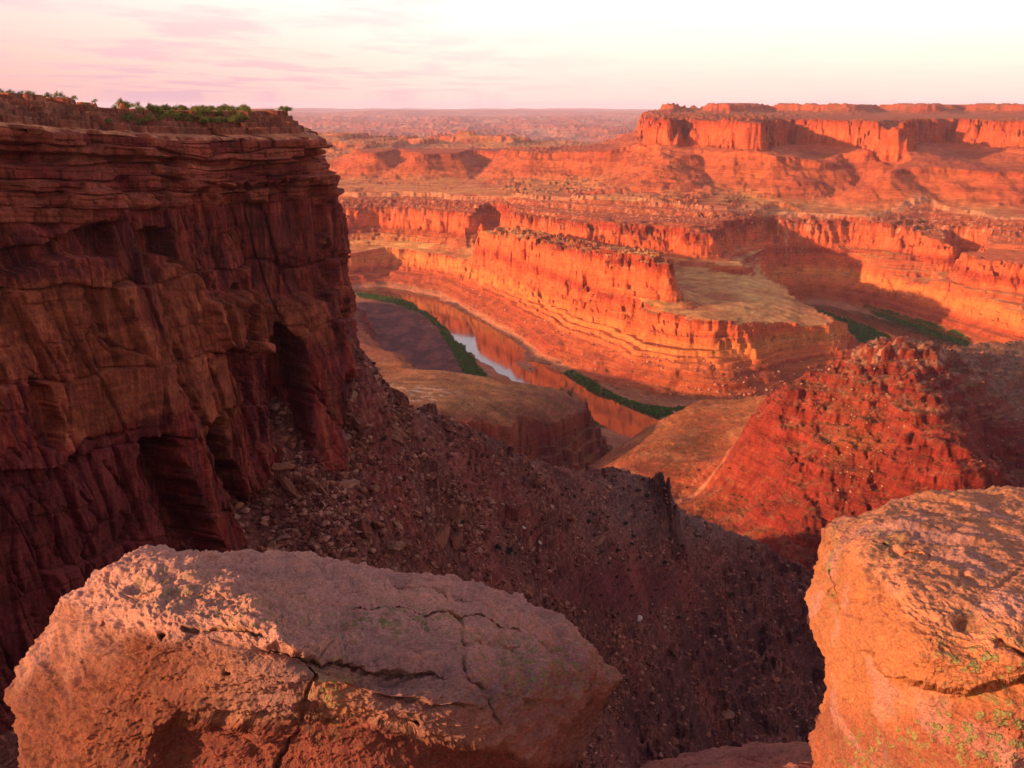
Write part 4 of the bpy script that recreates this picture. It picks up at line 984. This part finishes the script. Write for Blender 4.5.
# blocks on the sunlit slope under the white rim, on the inner mesa wall and on the red hill
rubm = inframe & (SRC == 0) & (LL['W'] > 0) & (LL['W'] < 300) & (RR < 5000) & (LL['R'] < 40)
scatter('rim_rubble', pick(rubm, 2600), lambda n: 1.5 + 3.4 * rr.rand(n) ** 3, tones((.40, .17, .09), (.42, .15, .07), (.36, .11, .05)), mr_.m, kind='stuff')
hb_ = inframe & (SRC == 1) & (pu > 735) & (pu < 1030) & (TX > 380)
hw = np.exp(-((pu - 850 + .3 * (pv - 400)) / 45) ** 2) + .4 * (pu > 960) + 2.5 * np.exp(-(seg_dist([(920, 345), (960, 362), (1000, 385)], pu, pv, False) / 7) ** 2) + .08
scatter('hill_rubble', pick(hb_, 800, hw), lambda n: .8 + 1.8 * rr.rand(n) ** 3, tones((.36, .18, .10), (.30, .12, .06), (.24, .07, .035)), mr_.m, kind='stuff')
bw = inframe & (SRC == 0) & (np.abs(LL['N'] - 170) < 130) & (pu < 860) & (RR < 3200)
scatter('canyon_scree', pick(bw, 1700, .2 + np.clip(n2 + .3, 0, 1)), lambda n: 1.2 + 3.5 * rr.rand(n) ** 4, tones((.40, .13, .06), (.30, .08, .04), (.40, .18, .10)), mr_.m, kind='stuff')

# ---- foliage
def leafy(rs, n, leaf, flatk=.75, stems=5):
    """a bush: leaf-sized faces gathered in clumps round short stems"""
    cl = rs.normal(size=(9, 3)); cl /= np.linalg.norm(cl, axis=1, keepdims=True); cl *= rs.uniform(.35, .75, (9, 1)); cl[:, 2] = np.abs(cl[:, 2]) * flatk + .15
    c_ = cl[rs.randint(0, 9, n)] + rs.normal(size=(n, 3)) * .17; c_[:, 2] = np.maximum(c_[:, 2], .02)
    a_ = rs.normal(size=(n, 3)); a_ /= np.linalg.norm(a_, axis=1, keepdims=True); b_ = np.cross(a_, rs.normal(size=(n, 3))); b_ /= np.linalg.norm(b_, axis=1, keepdims=True)
    l = leaf * rs.uniform(.6, 1.3, (n, 1))
    V = np.stack([c_ - a_ * l, c_ + b_ * l * .6, c_ + a_ * l, c_ - b_ * l * .6], 1).reshape(-1, 3)
    Q = np.arange(4 * n).reshape(n, 4)
    SV, SQ = [], []
    for _ in range(stems):
        t = cl[rs.randint(9)] * .9; o = len(V) + len(SV); w = .035
        SV += [(-w, 0, -.12), (w, 0, -.12), (t[0] + w * .4, t[1], t[2]), (t[0] - w * .4, t[1], t[2]), (0, -w, -.12), (0, w, -.12), (t[0], t[1] + w * .4, t[2]), (t[0], t[1] - w * .4, t[2])]
        SQ += [(o, o + 1, o + 2, o + 3), (o + 4, o + 5, o + 6, o + 7)]
    cc = np.repeat(np.stack([rs.uniform(.7, 1.3, n)] * 3, 1), 4, axis=0); cc = np.vstack([cc, np.full((len(SV), 3), .6)]) if stems else cc
    return (np.vstack([V, SV]), np.vstack([Q, SQ]), cc) if stems else (V, Q, cc)
def leaf_mat(name, base):
    m = Mat(name); at = m.N('ShaderNodeAttribute', attribute_name='rock_tint').outputs['Color']
    oi = m.N('ShaderNodeObjectInfo').outputs['Random']
    c1 = m.mix(oi, v3(*base), v3(*(k * f for k, f in zip(base, (1.5, 1.25, .9)))))
    m.l.new(m.mix(1.0, c1, at, 'MULTIPLY'), m.b.inputs['Base Color']); return m.m
jm, dm, wm = leaf_mat('juniper_leaves', (.105, .120, .028)), leaf_mat('dark_shrub_leaves', (.020, .024, .012)), leaf_mat('willow_leaves', (.060, .115, .022))
jun, shr = [], []
for i in range(6):
    a_ = leafy(rs_, 420, .085, .9); me = raw_mesh('juniper_bush', a_[0], a_[1], a_[2], smooth=False); me.materials.append(jm); jun.append(me)
    a_ = leafy(rs_, 240, .11, .7); me = raw_mesh('desert_shrub', a_[0], a_[1], a_[2], smooth=False); me.materials.append(dm); shr.append(me)
def plant(name, me, loc, size, label, cat, group):
    o = bpy.data.objects.new(name, me); COL.objects.link(o); o.location = loc
    o.scale = (size * rs_.uniform(.85, 1.2), size * rs_.uniform(.85, 1.2), size * rs_.uniform(.8, 1.15)); o.rotation_euler = (0, 0, rs_.uniform(0, 6.28))
    o['label'] = label; o['category'] = cat
    if group: o['group'] = group
    return o
# on the mesa top: pick points of the top surface by where they stand in the view
tu, tv = project(TP[..., 0], TP[..., 1], TP[..., 2])
front_top = (TP[..., 1] > 60) & (SS[0][None] < S[10]); tel = np.where(front_top, TP[..., 2] / TP[..., 1], -9)
tvis = front_top & (tel >= np.maximum.accumulate(tel[::-1], axis=0)[::-1] - .002)
def top_px(u, v):
    d = (tu - u) ** 2 + 3 * (tv - v) ** 2 + np.where(tvis, 0, 1e6)
    return TP.reshape(-1, 3)[int(np.argmin(d))]
for u in [2, 8, 14, 20, 27, 33, 40, 46, 52, 60, 68, 76, 84, 92]:
    plant('juniper_bush', jun[rs_.randint(6)], top_px(u + rs_.uniform(-3, 3), 90 + u * .13 + rs_.uniform(-3, 5)), rs_.uniform(1.3, 2.6), 'small green juniper bush on the higher far left part of the mesa top', 'bush', 'junipers on the far left of the mesa top')
for k in range(170):
    u = rs_.choice([rs_.uniform(112, 250), rs_.uniform(150, 246), rs_.uniform(95, 300)], p=[.5, .35, .15])
    plant('juniper_bush', jun[rs_.randint(6)], top_px(u, rs_.choice([rs_.uniform(100, 112), rs_.uniform(108, 124)])), rs_.uniform(1.3, 3.2), 'green juniper bush in the band of bushes on the mesa top above the cliff', 'bush', 'junipers in the middle of the mesa top')
SL = 'dark shrub dotted on the shaded rubble slope'
for (u, v, k) in [(632, 505, 1), (668, 497, 1.4), (655, 512, 1), (608, 517, 1.2), (588, 523, 1.6), (594, 515, 1.2), (625, 525, 1.5), (634, 537, 1.4), (612, 545, 1), (617, 551, 1.5), (628, 558, 1), (600, 553, 1.2), (583, 548, 1), (633, 545, 1), (664, 563, 1.4), (628, 571, 1.2), (616, 577, 1),
                  (700, 587, 1.2), (680, 582, 1.2), (730, 596, 3), (704, 614, 2), (677, 618, 1.6), (650, 613, 1.2), (762, 634, 2), (795, 633, 1.8), (725, 637, 1.6), (497, 549, 2.2), (508, 553, 2.6), (462, 525, 1.6), (524, 592, 1.8), (450, 497, 1.2), (434, 481, 1.2), (423, 441, 1.3), (384, 440, 1.4), (575, 498, 1.4), (562, 496, 1.2), (640, 560, 1.2), (655, 590, 1.2), (745, 612, 1.4), (770, 650, 1.4)]:
    plant('desert_shrub', shr[rs_.randint(6)], Pf[near_px(u, v)], 1.5 * k + .7, SL, 'shrub', 'dark shrubs on the talus slope')
for i in pick(onspur & (pu > 420) & (pu < 800) & (pv > 480) & (pv < 700), 130, np.exp(-((pu - 620) / 110) ** 2)):
    plant('desert_shrub', shr[rs_.randint(6)], Pf[i], rs_.uniform(.9, 2.1), SL, 'shrub', 'dark shrubs on the talus slope')
for (u, v) in [(638, 492), (648, 498), (705, 525), (686, 488), (730, 470), (700, 470)]:
    plant('desert_shrub', shr[rs_.randint(6)], Pf[near_px(u, v)], 3.0, 'dark shrub on the orange sandy flat beyond the talus slope', 'shrub', 'shrubs on the sandy flat')
# low scrub scattered over the sunlit benches: countless, one object
sm = inframe & (SRC != 2) & (RR < 3900) & (np.abs(grad_slope(P)[..., 2]) > .86) & (ZZ > -590)
gi = pick(sm, 7500, .15 + sstep(-.1, .5, fbm(TX / 90, TY / 90, 4, .6, 280)) + .5 * (RR < 1900))
n = len(gi); V0, Q0, C0 = leafy(rs_, 16, .38, .7, 0)
VV = V0[None] * rr.uniform(.7, 1.9, n)[:, None, None] * np.where(rr.rand(n) > .5, 1, -1)[:, None, None] * np.array((1, 1, 0)) + V0[None] * rr.uniform(.7, 1.7, n)[:, None, None] * np.array((0, 0, 1)) + Pf[gi][:, None]
QQ = (Q0[None] + len(V0) * np.arange(n)[:, None, None]).reshape(-1, 4)
link('desert_scrub', raw_mesh('desert_scrub', VV.reshape(-1, 3), QQ, (C0[None, :len(V0)] * rr.uniform(.5, 1.1, (n, 1, 1))).reshape(-1, 3), smooth=False), leaf_mat('scrub_leaves', (.075, .065, .026)), kind='stuff')
# thickets by the river: countless, one object
gi = pick(inframe & (SRC == 0) & (LL['green'] < 1) & (ZZ < -580) & (ZZ > -600.2), 6500)
n = len(gi); print('thicket', n)
V0, Q0, C0 = leafy(rs_, 26, .34, .8, 1)
s_ = rr.uniform(2.2, 5.0, n); th = rr.uniform(0, 6.28, n)
XY = np.stack([V0[None, :, 0] * np.cos(th)[:, None] - V0[None, :, 1] * np.sin(th)[:, None], V0[None, :, 0] * np.sin(th)[:, None] + V0[None, :, 1] * np.cos(th)[:, None], np.broadcast_to(V0[None, :, 2], (n, len(V0)))], -1)
VV = XY * s_[:, None, None] + Pf[gi][:, None] + np.append(rr.uniform(-3, 3, (n, 2)), np.zeros((n, 1)), 1)[:, None]
QQ = (Q0[None] + len(V0) * np.arange(n)[:, None, None]).reshape(-1, 4)
CC = (C0[None] * rr.uniform(.6, 1.3, (n, 1, 1))).reshape(-1, 3)
link('riverbank_thicket', raw_mesh('riverbank_thicket', VV.reshape(-1, 3), QQ, CC, smooth=False), wm, kind='stuff')
print('all done', len(SC.objects))
